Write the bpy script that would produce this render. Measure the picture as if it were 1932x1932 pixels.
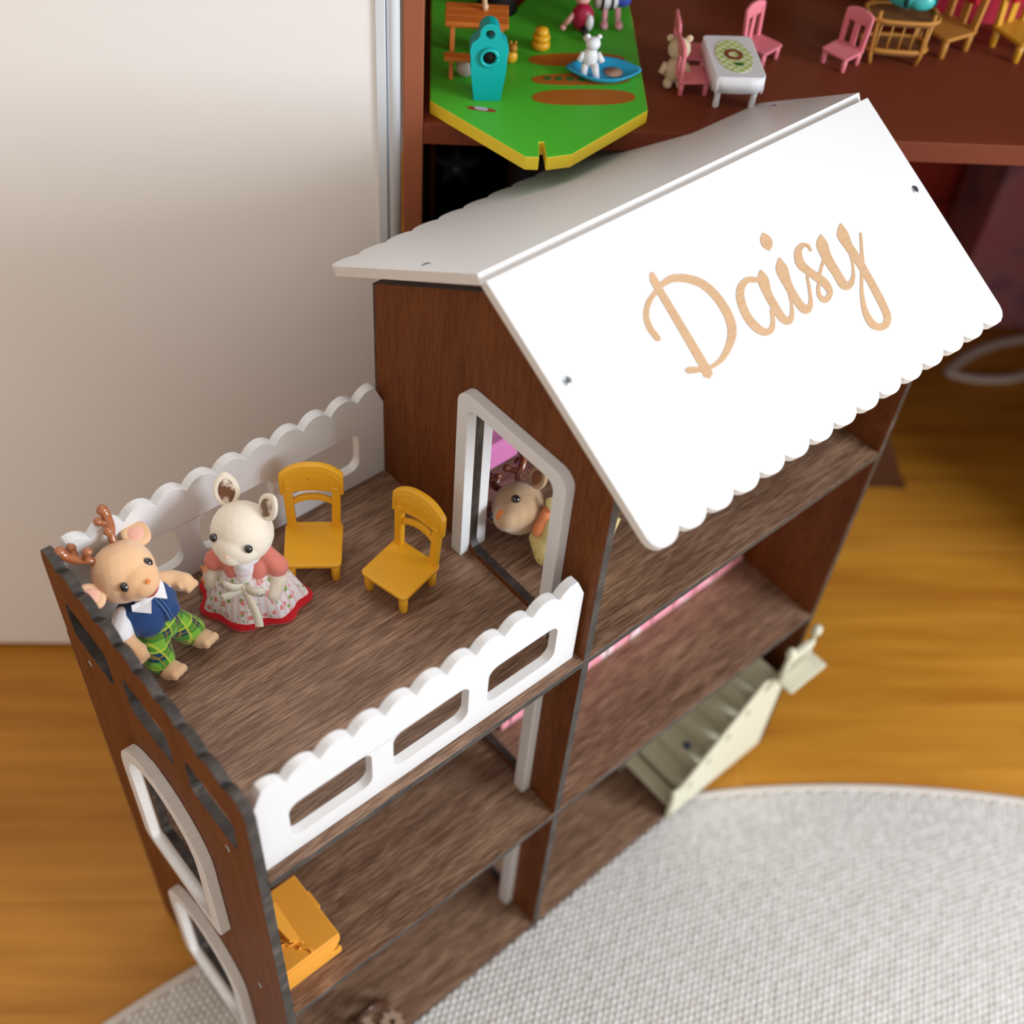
import bpy, bmesh, math, json, random
from mathutils import Vector, Matrix, Euler, noise
from mathutils.geometry import tessellate_polygon
random.seed(4)
for o in list(bpy.data.objects): bpy.data.objects.remove(o)
SC=bpy.context.scene
# ---------------------------------------------------------------- camera
cd=bpy.data.cameras.new('camera'); cam=bpy.data.objects.new('camera',cd); SC.collection.objects.link(cam)
cam.location=(-0.151025,-0.354257,1.344937); cam.rotation_euler=(0.720460,-0.065049,-0.709614)
cd.sensor_width=36; cd.lens=2302.371/1932*36
cd.clip_start=.05
cd.dof.use_dof=True; cd.dof.focus_distance=.97; cd.dof.aperture_fstop=2.9
SC.camera=cam
# ---------------------------------------------------------------- world, lights, exposure
W=bpy.data.worlds.new('world'); SC.world=W; W.use_nodes=True
W.node_tree.nodes['Background'].inputs[0].default_value=(1.0,.90,.80,1); W.node_tree.nodes['Background'].inputs[1].default_value=.78
def area(name,loc,target,sx,sy,power,col):
    l=bpy.data.lights.new(name,'AREA'); l.shape='RECTANGLE'; l.size=sx; l.size_y=sy; l.energy=power; l.color=col
    o=bpy.data.objects.new(name,l); SC.collection.objects.link(o); o.location=loc
    o.rotation_euler=(Vector(target)-Vector(loc)).to_track_quat('-Z','Y').to_euler(); return o
area('window_light',(1.55,-2.15,1.36),(.3,.1,.5),1.0,1.0,72,(.88,.96,1.05))
area('rear_roof_fill',(.80,.70,2.35),(.45,.15,.6),1.3,1.3,18,(.97,.98,1.0))  # added fill lamp that brightens the rear roof; no real source there
SC.view_settings.view_transform='Standard'; SC.view_settings.look='None'; SC.view_settings.exposure=0.0; SC.view_settings.gamma=1; SC.view_settings.use_curve_mapping=False
# ---------------------------------------------------------------- constants
T=.008; X1=.300; X2=.6893; H1=.2642; H2=.5259; D=.2772; G=-.0157; FZ=-.0197
P0=Vector((0.04028284,0.70135321,0)); TH=math.radians(-38.5)
RM=Matrix.Translation(P0)@Matrix.Rotation(TH,4,'Z')     # room frame: x along the shelf front, y into the shelf
# ---------------------------------------------------------------- materials
MATS={}
def srgb(c):
    return tuple(((x/255)/12.92 if x/255<=.04045 else ((x/255+.055)/1.055)**2.4) for x in c)
def mat(name,col,rough=.5,spec=.5,metal=0,coat=0,sheen=0,sss=0):
    if name in MATS: return MATS[name]
    m=bpy.data.materials.new(name); m.use_nodes=True; b=m.node_tree.nodes['Principled BSDF']
    b.inputs['Base Color'].default_value=(*col,1); b.inputs['Roughness'].default_value=rough; b.inputs['Specular IOR Level'].default_value=spec
    b.inputs['Metallic'].default_value=metal; b.inputs['Coat Weight'].default_value=coat; b.inputs['Sheen Weight'].default_value=sheen
    if sss: b.inputs['Subsurface Weight'].default_value=sss; b.inputs['Subsurface Radius'].default_value=(.004,.003,.002)
    MATS[name]=m; return m
def N(m,t,**kw):
    n=m.node_tree.nodes.new(t)
    for k,v in kw.items(): setattr(n,k,v)
    return n
def LK(m,a,b): m.node_tree.links.new(a,b)
def ramp(m,fac,stops,interp='LINEAR'):
    r=N(m,'ShaderNodeValToRGB'); r.color_ramp.interpolation=interp
    e=r.color_ramp.elements
    while len(e)<len(stops): e.new(.5)
    for x,(p,c) in zip(e,stops): x.position=p; x.color=(*c,1)
    LK(m,fac,r.inputs[0]); return r
def mix(m,fac,a,b,mode='MIX'):
    n=N(m,'ShaderNodeMix',data_type='RGBA',blend_type=mode)
    if isinstance(fac,(int,float)): n.inputs[0].default_value=fac
    else: LK(m,fac,n.inputs[0])
    for i,x in ((6,a),(7,b)):
        if isinstance(x,tuple): n.inputs[i].default_value=(*x,1)
        else: LK(m,x,n.inputs[i])
    return n.outputs[2]
def math_(m,op,a,b=None,c=None):
    n=N(m,'ShaderNodeMath',operation=op)
    for i,x in enumerate((a,b,c)):
        if x is None: continue
        if isinstance(x,(int,float)): n.inputs[i].default_value=x
        else: LK(m,x,n.inputs[i])
    return n.outputs[0]
def objco(m,scale=(1,1,1),rot=(0,0,0)):
    t=N(m,'ShaderNodeTexCoord'); mp=N(m,'ShaderNodeMapping'); mp.inputs['Scale'].default_value=scale; mp.inputs['Rotation'].default_value=rot
    LK(m,t.outputs['Object'],mp.inputs[0]); return mp.outputs[0]
def noise_(m,v,scale,detail=3,rough=.5,dist=0):
    n=N(m,'ShaderNodeTexNoise'); n.inputs['Scale'].default_value=scale; n.inputs['Detail'].default_value=detail; n.inputs['Roughness'].default_value=rough; n.inputs['Distortion'].default_value=dist
    LK(m,v,n.inputs['Vector']); return n.outputs['Fac']
def bump(m,h,strength,dist=.001):
    b=N(m,'ShaderNodeBump'); b.inputs['Strength'].default_value=strength; b.inputs['Distance'].default_value=dist; LK(m,h,b.inputs['Height'])
    LK(m,b.outputs[0],m.node_tree.nodes['Principled BSDF'].inputs['Normal'])
def wood(name,axis,dark,mid,light,streak=1.0,rough=.42,rings=True,spec=.35):
    m=mat(name,mid,rough,spec)
    s=[90,90,90]; s['xyz'.index(axis)]=5
    v=objco(m,tuple(s)); fine=noise_(m,v,9,4,.65)
    s2=[10,10,10]; s2['xyz'.index(axis)]=1.0
    v2=objco(m,tuple(s2)); big=noise_(m,v2,1.5,3,.55,.6)
    s3=[40,40,40]; s3['xyz'.index(axis)]=3
    v3=objco(m,tuple(s3)); med=noise_(m,v3,2,3,.6,.3)
    # cathedral lines: contours of the large noise
    cont=math_(m,'ABSOLUTE',math_(m,'SINE',math_(m,'MULTIPLY',big,42.0)))
    lines=math_(m,'POWER',math_(m,'SUBTRACT',1.0,cont),7.0)
    f=math_(m,'ADD',math_(m,'MULTIPLY',fine,.70*streak),math_(m,'MULTIPLY',med,.30))
    r=ramp(m,f,[(.36,dark),(.49,mid),(.66,light)])
    c=mix(m,math_(m,'MULTIPLY',lines,.34 if rings else .0),r.outputs[0],tuple(min(1,x*1.25) for x in light))
    c2=mix(m,math_(m,'MULTIPLY',ramp(m,big,[(.35,(1,1,1)),(.6,(0,0,0))]).outputs[0],.45),c,tuple(x*.45 for x in mid),'MULTIPLY')
    blotch=mix(m,.35,c,mix(m,big,tuple(x*.55 for x in mid),tuple(x*1.35 for x in mid)))
    LK(m,blotch,m.node_tree.nodes['Principled BSDF'].inputs['Base Color'])
    bump(m,fine,.12,.0004); return m
WF=wood('stained floor plywood','x',(.036,.015,.008),(.200,.108,.066),(.54,.36,.235))
WP=wood('stained wall plywood','z',(.070,.018,.005),(.150,.044,.011),(.24,.080,.022),rings=False,rough=.6,spec=.15)
WPX=WP
WE=mat('burnt plywood edge',(.045,.036,.032),.45,.4)
def edge_mat():
    m=WE; v=objco(m,(1,1,1)); n=noise_(m,v,60,4,.6)
    r=ramp(m,n,[(.3,(.014,.010,.008)),(.55,(.045,.036,.031)),(.78,(.11,.085,.07))]); LK(m,r.outputs[0],m.node_tree.nodes['Principled BSDF'].inputs['Base Color'])
edge_mat()
WH=mat('white paint',(.735,.74,.75),.38,.4)
_n=noise_(WH,objco(WH),400,2); bump(WH,_n,.05,.0002)
WHE=mat('painted plywood edge',(.78,.73,.68),.5,.3)
def whe():
    m=WHE; v=objco(m,(60,60,900)); n=noise_(m,v,1,3,.6); r=ramp(m,n,[(.30,(.70,.655,.61)),(.65,(.76,.725,.69))]); LK(m,r.outputs[0],m.node_tree.nodes['Principled BSDF'].inputs['Base Color'])
whe()
BIRCH=wood('bare birch','x',(.42,.25,.125),(.52,.325,.18),(.60,.40,.24),1.3,.55,False)
STEEL=mat('zinc screw',(.52,.60,.66),.3,.5,1.0)
DARK=mat('dark slot',(.03,.04,.05),.5)
MUST=mat('mustard plastic',(.84,.42,.018),.36,.45,sss=.05)
_v=objco(MUST); bump(MUST,noise_(MUST,_v,900,2),.10,.0003)
ORNG=mat('orange plastic',(.90,.40,.05),.36,.45,sss=.1)
_v=objco(ORNG); bump(ORNG,noise_(ORNG,_v,500,2),.12,.0004)
def floormat():
    m=mat('oak floorboard',(.42,.20,.045),.42,.4)
    t=N(m,'ShaderNodeTexCoord'); oi=N(m,'ShaderNodeObjectInfo')
    mp=N(m,'ShaderNodeMapping'); mp.inputs['Scale'].default_value=(2.2,30,30); LK(m,t.outputs['Object'],mp.inputs[0])
    add=N(m,'ShaderNodeVectorMath',operation='ADD'); LK(m,mp.outputs[0],add.inputs[0]); cmb=N(m,'ShaderNodeCombineXYZ'); LK(m,math_(m,'MULTIPLY',oi.outputs['Random'],37.0),cmb.inputs[0]); LK(m,math_(m,'MULTIPLY',oi.outputs['Random'],91.0),cmb.inputs[1]); LK(m,cmb.outputs[0],add.inputs[1])
    n=noise_(m,add.outputs[0],1.2,5,.62,.5); n2=noise_(m,add.outputs[0],.35,2,.5,.3)
    r=ramp(m,math_(m,'ADD',math_(m,'MULTIPLY',n,.6),math_(m,'MULTIPLY',n2,.4)),[(.32,(.36,.120,.008)),(.5,(.51,.215,.020)),(.68,(.64,.29,.030))])
    c=mix(m,math_(m,'MULTIPLY',oi.outputs['Random'],.12),r.outputs[0],(.34,.13,.02))
    LK(m,c,m.node_tree.nodes['Principled BSDF'].inputs['Base Color']); bump(m,n,.1,.0006); return m
FLOORM=floormat()
WALLM=mat('white lacquer',(.90,.885,.87),.42,.4)
STRIPM=mat('highlight white gloss',(.74,.79,.84),.25,.6,.15)  # bright bluish highlight of the door edge strip painted into its colour
SHELFM=mat('rust brown laminate',(.17,.038,.016),.5,.2)
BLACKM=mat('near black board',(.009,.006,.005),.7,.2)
def fur(name,col,col2=None,scale=40,pos=(.45,.6),sh=.4):
    m=mat(name,col,.95,.1,sheen=sh); v=objco(m)
    if col2:
        n=noise_(m,v,scale,3,.6); r=ramp(m,n,[(pos[0],col),(pos[1],col2)]); LK(m,r.outputs[0],m.node_tree.nodes['Principled BSDF'].inputs['Base Color'])
    bump(m,noise_(m,v,1500,2),.25,.0004); return m
F_RAB=fur('cream flock',(.80,.72,.60)); F_RABEAR=fur('brown tipped flock',(.72,.62,.52),(.16,.07,.035),90,(.40,.52))
F_DEER=fur('tan flock',(.72,.43,.23),(.80,.55,.34),18,(.4,.65)); F_GIRL=fur('brown flock',(.50,.33,.19),(.58,.40,.24),18,(.4,.65))
F_PINK=fur('pink flock',(.80,.44,.34)); F_BROWN=fur('dark flock',(.28,.11,.05)); F_ORANGE=fur('orange mark',(.75,.22,.05))
ANT=mat('antler plastic',(.36,.115,.04),.18,.6,coat=.3); ANTD=mat('dark antler plastic',(.22,.06,.025),.2,.6,coat=.3)
EYE=mat('black bead',(.006,.006,.008),.06,.7,coat=.6)
def cloth(name,col,rough=.85,scale=1400):
    m=mat(name,col,rough,.15,sheen=.25); v=objco(m); bump(m,noise_(m,v,scale,2),.3,.0004); return m
C_WHITE=cloth('white cotton',(.82,.82,.86)); C_CORAL=cloth('coral felt',(.70,.22,.17)); C_RED=cloth('red velvet',(.50,.008,.014)); C_NAVY=cloth('navy denim',(.022,.062,.19))
C_STITCH=cloth('denim seam',(.06,.15,.36)); C_BOW=cloth('cream satin ribbon',(.74,.70,.58),.45); C_ORL=cloth('orange lace',(.75,.25,.10))
def vor(m,v,scale,rand=1.0):
    n=N(m,'ShaderNodeTexVoronoi'); n.inputs['Scale'].default_value=scale; n.inputs['Randomness'].default_value=rand; LK(m,v,n.inputs['Vector']); return n
def floral(name,base,flower,leaf,s=150,stripe=False,th=.33):
    m=cloth(name,base); v=objco(m); a=vor(m,v,s); b=vor(m,objco(m,(1,1,1),(.4,.3,.9)),s*1.25)
    fa=math_(m,'LESS_THAN',math_(m,'ADD',a.outputs['Distance'],math_(m,'MULTIPLY',noise_(m,v,s*5,1),.25)),th)
    fb=math_(m,'LESS_THAN',math_(m,'ADD',b.outputs['Distance'],math_(m,'MULTIPLY',noise_(m,v,s*6,1),.3)),th*.95)
    c=mix(m,fb,base,leaf); c=mix(m,fa,c,flower)
    core=math_(m,'LESS_THAN',a.outputs['Distance'],.10); c=mix(m,core,c,tuple(min(1,x*.6) for x in flower))
    if stripe:
        sx=N(m,'ShaderNodeSeparateXYZ'); LK(m,v,sx.inputs[0]); ang=math_(m,'ARCTAN2',sx.outputs[0],math_(m,'MULTIPLY',sx.outputs[1],-1.0))
        w=math_(m,'ADD',math_(m,'MULTIPLY',ang,5.2),math_(m,'MULTIPLY',math_(m,'SINE',math_(m,'MULTIPLY',sx.outputs[2],1400.0)),.05))
        fr=math_(m,'FRACT',w); band=math_(m,'LESS_THAN',fr,.30); c=mix(m,band,c,base)
        for p in (.06,.10,.22,.26):
            l=math_(m,'LESS_THAN',math_(m,'ABSOLUTE',math_(m,'SUBTRACT',fr,p)),.011); c=mix(m,l,c,(.62,.10,.14))
    LK(m,c,m.node_tree.nodes['Principled BSDF'].inputs['Base Color']); return m
C_FLOR=floral('floral skirt',(.84,.80,.82),(.78,.27,.24),(.24,.42,.09),115,True,.46)
C_YEL=floral('yellow floral dress',(.72,.62,.26),(.80,.50,.04),(.03,.30,.13),110,False,.30)
C_PINKF=floral('pink floral fabric',(.85,.33,.40),(.88,.70,.74),(.85,.42,.48),34,False,.45)
C_LACE=floral('pink eyelet lace',(.85,.80,.83),(.55,.08,.14),(.85,.70,.74),420,False,.30)
def plaid():
    m=cloth('green plaid',(.10,.30,.04)); v=objco(m); s=N(m,'ShaderNodeSeparateXYZ'); LK(m,v,s.inputs[0])
    def band(x,f,w,o=0): return math_(m,'LESS_THAN',math_(m,'FRACT',math_(m,'ADD',math_(m,'MULTIPLY',x,f),o)),w)
    F=72.0
    xz=math_(m,'ADD',s.outputs[0],math_(m,'MULTIPLY',s.outputs[1],.6))
    zz=math_(m,'ADD',s.outputs[2],math_(m,'MULTIPLY',s.outputs[1],-.6))
    bx=band(xz,F,.5,.13);bz=band(zz,F,.5,.3)
    both=math_(m,'MULTIPLY',bx,bz); c=mix(m,both,mix(m,math_(m,'MAXIMUM',bx,bz),(.20,.46,.05),(.075,.27,.035)),(.012,.055,.085))
    for a,o in ((xz,.38+.13-.5+.72),(zz,.55+.3)):
        l=band(a,F,.10,o); c=mix(m,math_(m,'MULTIPLY',l,.85),c,(.50,.62,.06))
        l=band(a,F,.06,o+.27); c=mix(m,math_(m,'MULTIPLY',l,.8),c,(.34,.24,.03))
    LK(m,c,m.node_tree.nodes['Principled BSDF'].inputs['Base Color']); return m
C_PLAID=plaid()
def rugm():
    m=mat('wool rug',(.66,.645,.62),.95,.1,sheen=.3); v=objco(m); n=noise_(m,v,90,3,.6); r=ramp(m,n,[(.3,(.62,.61,.60)),(.55,(.76,.76,.755)),(.75,(.84,.84,.84))]); LK(m,r.outputs[0],m.node_tree.nodes['Principled BSDF'].inputs['Base Color']); bump(m,noise_(m,v,900,2),.3,.001); return m
RUGM=rugm(); RUGB=mat('rug backing',(.50,.45,.39),.95,.1); RUGT=cloth('rug binding',(.68,.62,.56),.9,500)
PINKP=mat('pink plastic',(.78,.22,.27),.4,.4); PINKL=mat('orchid plastic',(.72,.22,.48),.35,.4)
CREAM=mat('cream plastic',(.72,.70,.54),.4,.4); TEAL=mat('teal plastic',(.0,.40,.40),.4,.4); GREENB=mat('green board',(.08,.54,.035),.45,.4)
YEL=mat('yellow paint',(.80,.60,.03),.5,.4); TANW=mat('toy orange wood',(.60,.17,.025),.5,.3); BLUEP=mat('blue plastic',(.03,.42,.75),.35,.4)
WHP=mat('white plastic',(.80,.82,.86),.35,.4); GOLD=mat('gold plastic',(.80,.42,.02),.3,.5); REDP=mat('red plastic',(.42,.006,.02),.45,.4); PATCH=mat('printed earth',(.42,.13,.012),.6,.3)
BEAR=fur('pale plush',(.62,.50,.33)); TANC=mat('tan wicker',(.46,.20,.035),.55,.3); BROWN2=mat('brown toy wood',(.20,.085,.030),.55,.3)
# ---------------------------------------------------------------- object helpers
def link(o,parent=None):
    SC.collection.objects.link(o)
    if parent is not None: o.parent=parent
    return o
def mesh(name,verts,faces,mats,parent=None,smooth=False,midx=None,M=None):
    me=bpy.data.meshes.new(name); me.from_pydata([tuple(v) for v in verts],[],faces)
    for m in (mats if isinstance(mats,(list,tuple)) else [mats]): me.materials.append(m)
    if midx: me.polygons.foreach_set('material_index',midx)
    if smooth: me.polygons.foreach_set('use_smooth',[True]*len(me.polygons))
    me.update(); o=bpy.data.objects.new(name,me); link(o,parent)
    if M is not None: o.matrix_basis=M
    return o
def bm_obj(name,bm,mats,parent=None,smooth=False,M=None):
    me=bpy.data.meshes.new(name)
    bmesh.ops.recalc_face_normals(bm,faces=bm.faces[:]); bm.to_mesh(me); bm.free()
    for m in (mats if isinstance(mats,(list,tuple)) else [mats]): me.materials.append(m)
    if smooth: me.polygons.foreach_set('use_smooth',[True]*len(me.polygons))
    o=bpy.data.objects.new(name,me); link(o,parent)
    if M is not None: o.matrix_basis=M
    return o
def tag(o,label=None,cat=None,group=None,kind=None):
    if label: o['label']=label
    if cat: o['category']=cat
    if group: o['group']=group
    if kind: o['kind']=kind
    return o
def empty(name,M,label,cat,group=None):
    o=bpy.data.objects.new(name,None); o.empty_display_size=.01; SC.collection.objects.link(o); o.matrix_basis=M if isinstance(M,Matrix) else Matrix.Translation(Vector(M)); tag(o,label,cat,group); return o
def bevel(o,w,seg=2,ang=35):
    m=o.modifiers.new('bevel','BEVEL'); m.width=w; m.segments=seg; m.limit_method='ANGLE'; m.angle_limit=math.radians(ang); m.use_clamp_overlap=True; return o
def prism(name,outer,holes,fn,mats,parent=None,bev=0,off=Vector((0,0,0))):
    """outline (with holes) in a plane, given depth by fn(a,b,side)."""
    loops=[outer]+list(holes); flat=[p for l in loops for p in l]; n=len(flat)
    tris=tessellate_polygon([[Vector((p[0],p[1],0)) for p in l] for l in loops])
    bm=bmesh.new(); V=[[bm.verts.new(Vector(fn(a,b,s))-off) for a,b in flat] for s in (0,1)]
    for t in tris:
        if len(set(t))<3: continue
        for s in (0,1):
            try: bm.faces.new([V[s][i] for i in t]).material_index=0
            except ValueError: pass
    k=0
    for l in loops:
        m=len(l)
        for i in range(m):
            a=k+i; b=k+(i+1)%m
            try: bm.faces.new([V[0][a],V[0][b],V[1][b],V[1][a]]).material_index=min(1,len(mats)-1)
            except ValueError: pass
        k+=m
    o=bm_obj(name,bm,mats,parent)
    if bev: bevel(o,bev)
    return o
def box_bm(bm,x0,x1,y0,y1,z0,z1,M=None):
    r=bmesh.ops.create_cube(bm,size=1); 
    for v in r['verts']:
        v.co=Vector((x0+(v.co.x+.5)*(x1-x0),y0+(v.co.y+.5)*(y1-y0),z0+(v.co.z+.5)*(z1-z0)))
        if M is not None: v.co=M@v.co
    return r['verts']
def box(name,x0,x1,y0,y1,z0,z1,m,parent=None,bev=.0006,M=None,off=Vector((0,0,0)),BM=None):
    bm=bmesh.new(); vs=box_bm(bm,x0,x1,y0,y1,z0,z1,BM)
    for v in bm.verts: v.co-=off
    o=bm_obj(name,bm,m,parent,M=M)
    if bev: bevel(o,bev)
    return o
def rrect(a0,a1,b0,b1,r,n=5):
    P=[]
    for cx,cy,s in ((a1-r,b1-r,0),(a0+r,b1-r,1),(a0+r,b0+r,2),(a1-r,b0+r,3)):
        for i in range(n+1):
            t=math.pi/2*(s+i/n); P.append((cx+r*math.cos(t),cy+r*math.sin(t)))
    return P
def tube_bm(bm,pts,rad,seg=10,cap=True):
    pts=[Vector(p) for p in pts]; n=len(pts); rad=rad if isinstance(rad,(list,tuple)) else [rad]*n
    up=None; rings=[]
    for i,p in enumerate(pts):
        t=(pts[min(i+1,n-1)]-pts[max(i-1,0)]).normalized()
        if up is None: up=t.orthogonal().normalized()
        up=(up-t*up.dot(t)).normalized(); w=t.cross(up)
        rings.append([bm.verts.new(p+(up*math.cos(2*math.pi*k/seg)+w*math.sin(2*math.pi*k/seg))*rad[i]) for k in range(seg)])
    for a,b in zip(rings,rings[1:]):
        for k in range(seg): bm.faces.new([a[k],a[(k+1)%seg],b[(k+1)%seg],b[k]])
    if cap: bm.faces.new(rings[0][::-1]); bm.faces.new(rings[-1])
def crv(P,n=6):
    P=[Vector(p) for p in P]; o=[]
    for i in range(len(P)-1):
        a=P[max(i-1,0)];b=P[i];c=P[i+1];d=P[min(i+2,len(P)-1)]
        for k in range(n):
            t=k/n; o.append(.5*((2*b)+(c-a)*t+(2*a-5*b+4*c-d)*t*t+(-a+3*b-3*c+d)*t**3))
    o.append(P[-1]); return o
def tube(name,pts,rad,m,parent=None,seg=10,M=None):
    bm=bmesh.new(); tube_bm(bm,pts,rad,seg); return bm_obj(name,bm,m,parent,True,M)
def lathe_bm(bm,prof,seg=20,M=None,wave=None):
    rings=[]
    for i,(r,z) in enumerate(prof):
        ring=[]
        for k in range(seg):
            a=2*math.pi*k/seg; rr=r*(1+(wave(a,i/(len(prof)-1)) if wave else 0)); v=Vector((rr*math.cos(a),rr*math.sin(a),z))
            ring.append(bm.verts.new(M@v if M is not None else v))
        rings.append(ring)
    for a,b in zip(rings,rings[1:]):
        for k in range(seg): bm.faces.new([a[k],a[(k+1)%seg],b[(k+1)%seg],b[k]])
    bm.faces.new(rings[0][::-1]); bm.faces.new(rings[-1])
def lathe(name,prof,m,parent=None,seg=20,M=None,wave=None,BM=None):
    bm=bmesh.new(); lathe_bm(bm,prof,seg,BM,wave); return bm_obj(name,bm,m,parent,True,M)
def ell_bm(bm,c,r,R=None,sub=3):
    M=Matrix.Translation(Vector(c))@(R.to_4x4() if R is not None else Matrix())@Matrix.Diagonal((*r,1))
    bmesh.ops.create_icosphere(bm,subdivisions=sub,radius=1,matrix=M)
def ell(name,c,r,m,parent=None,R=None,sub=3,M=None):
    bm=bmesh.new(); ell_bm(bm,c,r,R,sub); return bm_obj(name,bm,m,parent,True,M)
DEPS=None
def blob(name,el,m,parent=None,voxel=.0011,smooth=6,H=None):
    """el: ('e',c,r[,Euler]) ellipsoids and ('c',p0,p1,r0,r1) tapered capsules, fused by voxels into one continuous surface."""
    bm=bmesh.new()
    for e in el:
        HM=e[-1] if isinstance(e[-1],Matrix) else Matrix()
        if e[0]=='e':
            R=Euler(e[3]).to_matrix() if len(e)>3 and not isinstance(e[3],Matrix) else None
            b2=len(bm.verts); ell_bm(bm,e[1],e[2],R,3); bm.verts.ensure_lookup_table()
            for v in bm.verts[b2:]: v.co=HM@v.co
        else:
            p0,p1=Vector(e[1]),Vector(e[2])
            for i in range(11):
                t=i/10; r=e[3]*(1-t)+e[4]*t; b2=len(bm.verts); ell_bm(bm,p0.lerp(p1,t),(r,r,r),None,2); bm.verts.ensure_lookup_table()
                for v in bm.verts[b2:]: v.co=HM@v.co
    o=bm_obj(name,bm,m,parent,True)
    r=o.modifiers.new('remesh','REMESH'); r.mode='VOXEL'; r.voxel_size=voxel; r.use_smooth_shade=True
    s=o.modifiers.new('smooth','SMOOTH'); s.factor=.5; s.iterations=smooth
    bpy.context.view_layer.update(); dg=bpy.context.evaluated_depsgraph_get()
    me=bpy.data.meshes.new_from_object(o.evaluated_get(dg)); o.modifiers.clear(); old=o.data; o.data=me; me.name=name; bpy.data.meshes.remove(old)
    me.polygons.foreach_set('use_smooth',[True]*len(me.polygons)); return o
def copy_tree(o,M,label,group=None):
    r=o.copy(); SC.collection.objects.link(r); r.matrix_basis=M; r['label']=label
    if group: r['group']=group
    for ch in o.children:
        c=ch.copy(); SC.collection.objects.link(c); c.parent=r
        for g in ch.children:
            d=g.copy(); SC.collection.objects.link(d); d.parent=c
    return r
def Tm(x,y,z,rz=0): return Matrix.Translation((x,y,z))@Matrix.Rotation(rz,4,'Z')
def basis(o,X,Y,Z):
    m=Matrix((X,Y,Z)).transposed().to_4x4(); m.translation=Vector(o); return m
# ================================================================ SETTING
# floor: sub-slab with oak boards
fl=box('floor',-1.2,2.6,-1.9,1.2,FZ-.03,FZ-.012,BLACKM,bev=0,M=RM); tag(fl,'honey coloured oak floorboards','floor',kind='structure')
del fl['category']
bw=.135; pv=None
for i in range(24):
    y0=-1.7+i*bw; xo=-1.35-((i*.83)%.9)
    j=0
    while xo+j*2.4<2.5:
        a=xo+j*2.4; 
        if pv is None:
            bm=bmesh.new(); box_bm(bm,0,2.3997,0,bw-.0003,-.012,0); pv=bm_obj('plank',bm,FLOORM,fl); bevel(pv,.0002,1); pl=pv
        else: pl=pv.copy(); link(pl,fl)
        pl.location=(a,y0,FZ); j+=1
dr=box('door_1',-1.6,.472,0,.03,FZ+.012,1.9,WALLM,M=RM,bev=.001); tag(dr,'plain white lacquered door leaf left of the rust brown shelves',kind='structure')
pr_=tube('edge_profile',[(.4785,.004,FZ+.012),(.4785,.004,1.9)],.0062,STRIPM,dr,16)
box('edge_strip',.464,.4725,-.0025,.004,FZ+.012,1.9,STRIPM,dr,bev=.0008)
wb=box('wall_back',-1.6,2.6,1.20,1.24,FZ-.01,1.9,mat('plaster',(.55,.47,.40),.9,.1),M=RM,bev=0); tag(wb,kind='structure')
wd=box('wall_left',-1.64,-1.6,-1.2,1.24,FZ-.01,1.9,MATS['plaster'],M=RM,bev=0); tag(wd,kind='structure')
# rug
RC=Vector((-.173,-1.225)); RR=1.439
def rug():
    t=empty('rug',(RC.x,RC.y,FZ),'large round off-white woven wool rug on the oak floor','rug')
    bm=bmesh.new(); n=160
    top=[bm.verts.new(((RR-.008)*math.cos(2*math.pi*k/n),(RR-.008)*math.sin(2*math.pi*k/n),.0018)) for k in range(n)]
    bot=[bm.verts.new(((RR-.008)*math.cos(2*math.pi*k/n),(RR-.008)*math.sin(2*math.pi*k/n),.0002)) for k in range(n)]
    bm.faces.new(top); bm.faces.new(bot[::-1])
    for k in range(n): bm.faces.new([bot[k],bot[(k+1)%n],top[(k+1)%n],top[k]])
    bm_obj('backing',bm,RUGB,t)
    bm=bmesh.new(); n=300; seg=8; rings=[]
    for k in range(n):
        a=2*math.pi*k/n; rings.append([bm.verts.new(((RR-.005+.005*math.cos(2*math.pi*j/seg))*math.cos(a),(RR-.005+.005*math.cos(2*math.pi*j/seg))*math.sin(a),.0021+.0019*math.sin(2*math.pi*j/seg))) for j in range(seg)])
    for k in range(n):
        a,b=rings[k],rings[(k+1)%n]
        for j in range(seg): bm.faces.new([a[j],b[j],b[(j+1)%seg],a[(j+1)%seg]])
    bm_obj('binding',bm,RUGT,t,True)
    # woven loops, one joined mesh
    V=[];F=[]; ang=math.radians(36); ca,sa=math.cos(ang),math.sin(ang); px,py=.0088,.0066
    rnd=random.Random(1)
    for i in range(-400,400):
        for j in range(-400,400):
            u=i*px+(px*.5 if j%2 else 0); v=j*py
            x=.35+u*ca-v*sa; y=-.2+u*sa+v*ca
            if not(-.42<x<1.2 and -.9<y<.3): continue
            lx,ly=x-RC.x,y-RC.y
            if lx*lx+ly*ly>(RR-.010)**2: continue
            if y<-.42 and x<.0: continue
            b=len(V); h=.0036+rnd.uniform(-.0006,.0004); s=rnd.uniform(.9,1.06); ph=rnd.uniform(-.2,.2)
            for k in range(6):
                t_=math.pi/3*k+ph; du=math.cos(t_)*px*.56*s; dv=math.sin(t_)*py*.50*s; V.append((lx+du*ca-dv*sa,ly+du*sa+dv*ca,.0016))
            for k in range(6):
                t_=math.pi/3*k+ph; du=math.cos(t_)*px*.34*s; dv=math.sin(t_)*py*.33*s; V.append((lx+du*ca-dv*sa,ly+du*sa+dv*ca,h-.0006))
            V.append((lx,ly,h))
            for k in range(6):
                k2=(k+1)%6; F.append((b+k,b+k2,b+6+k2,b+6+k)); F.append((b+6+k,b+6+k2,b+12))
    o=mesh('woven_loops',V,F,RUGM,t,True); o['kind']='stuff'
rug()
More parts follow.
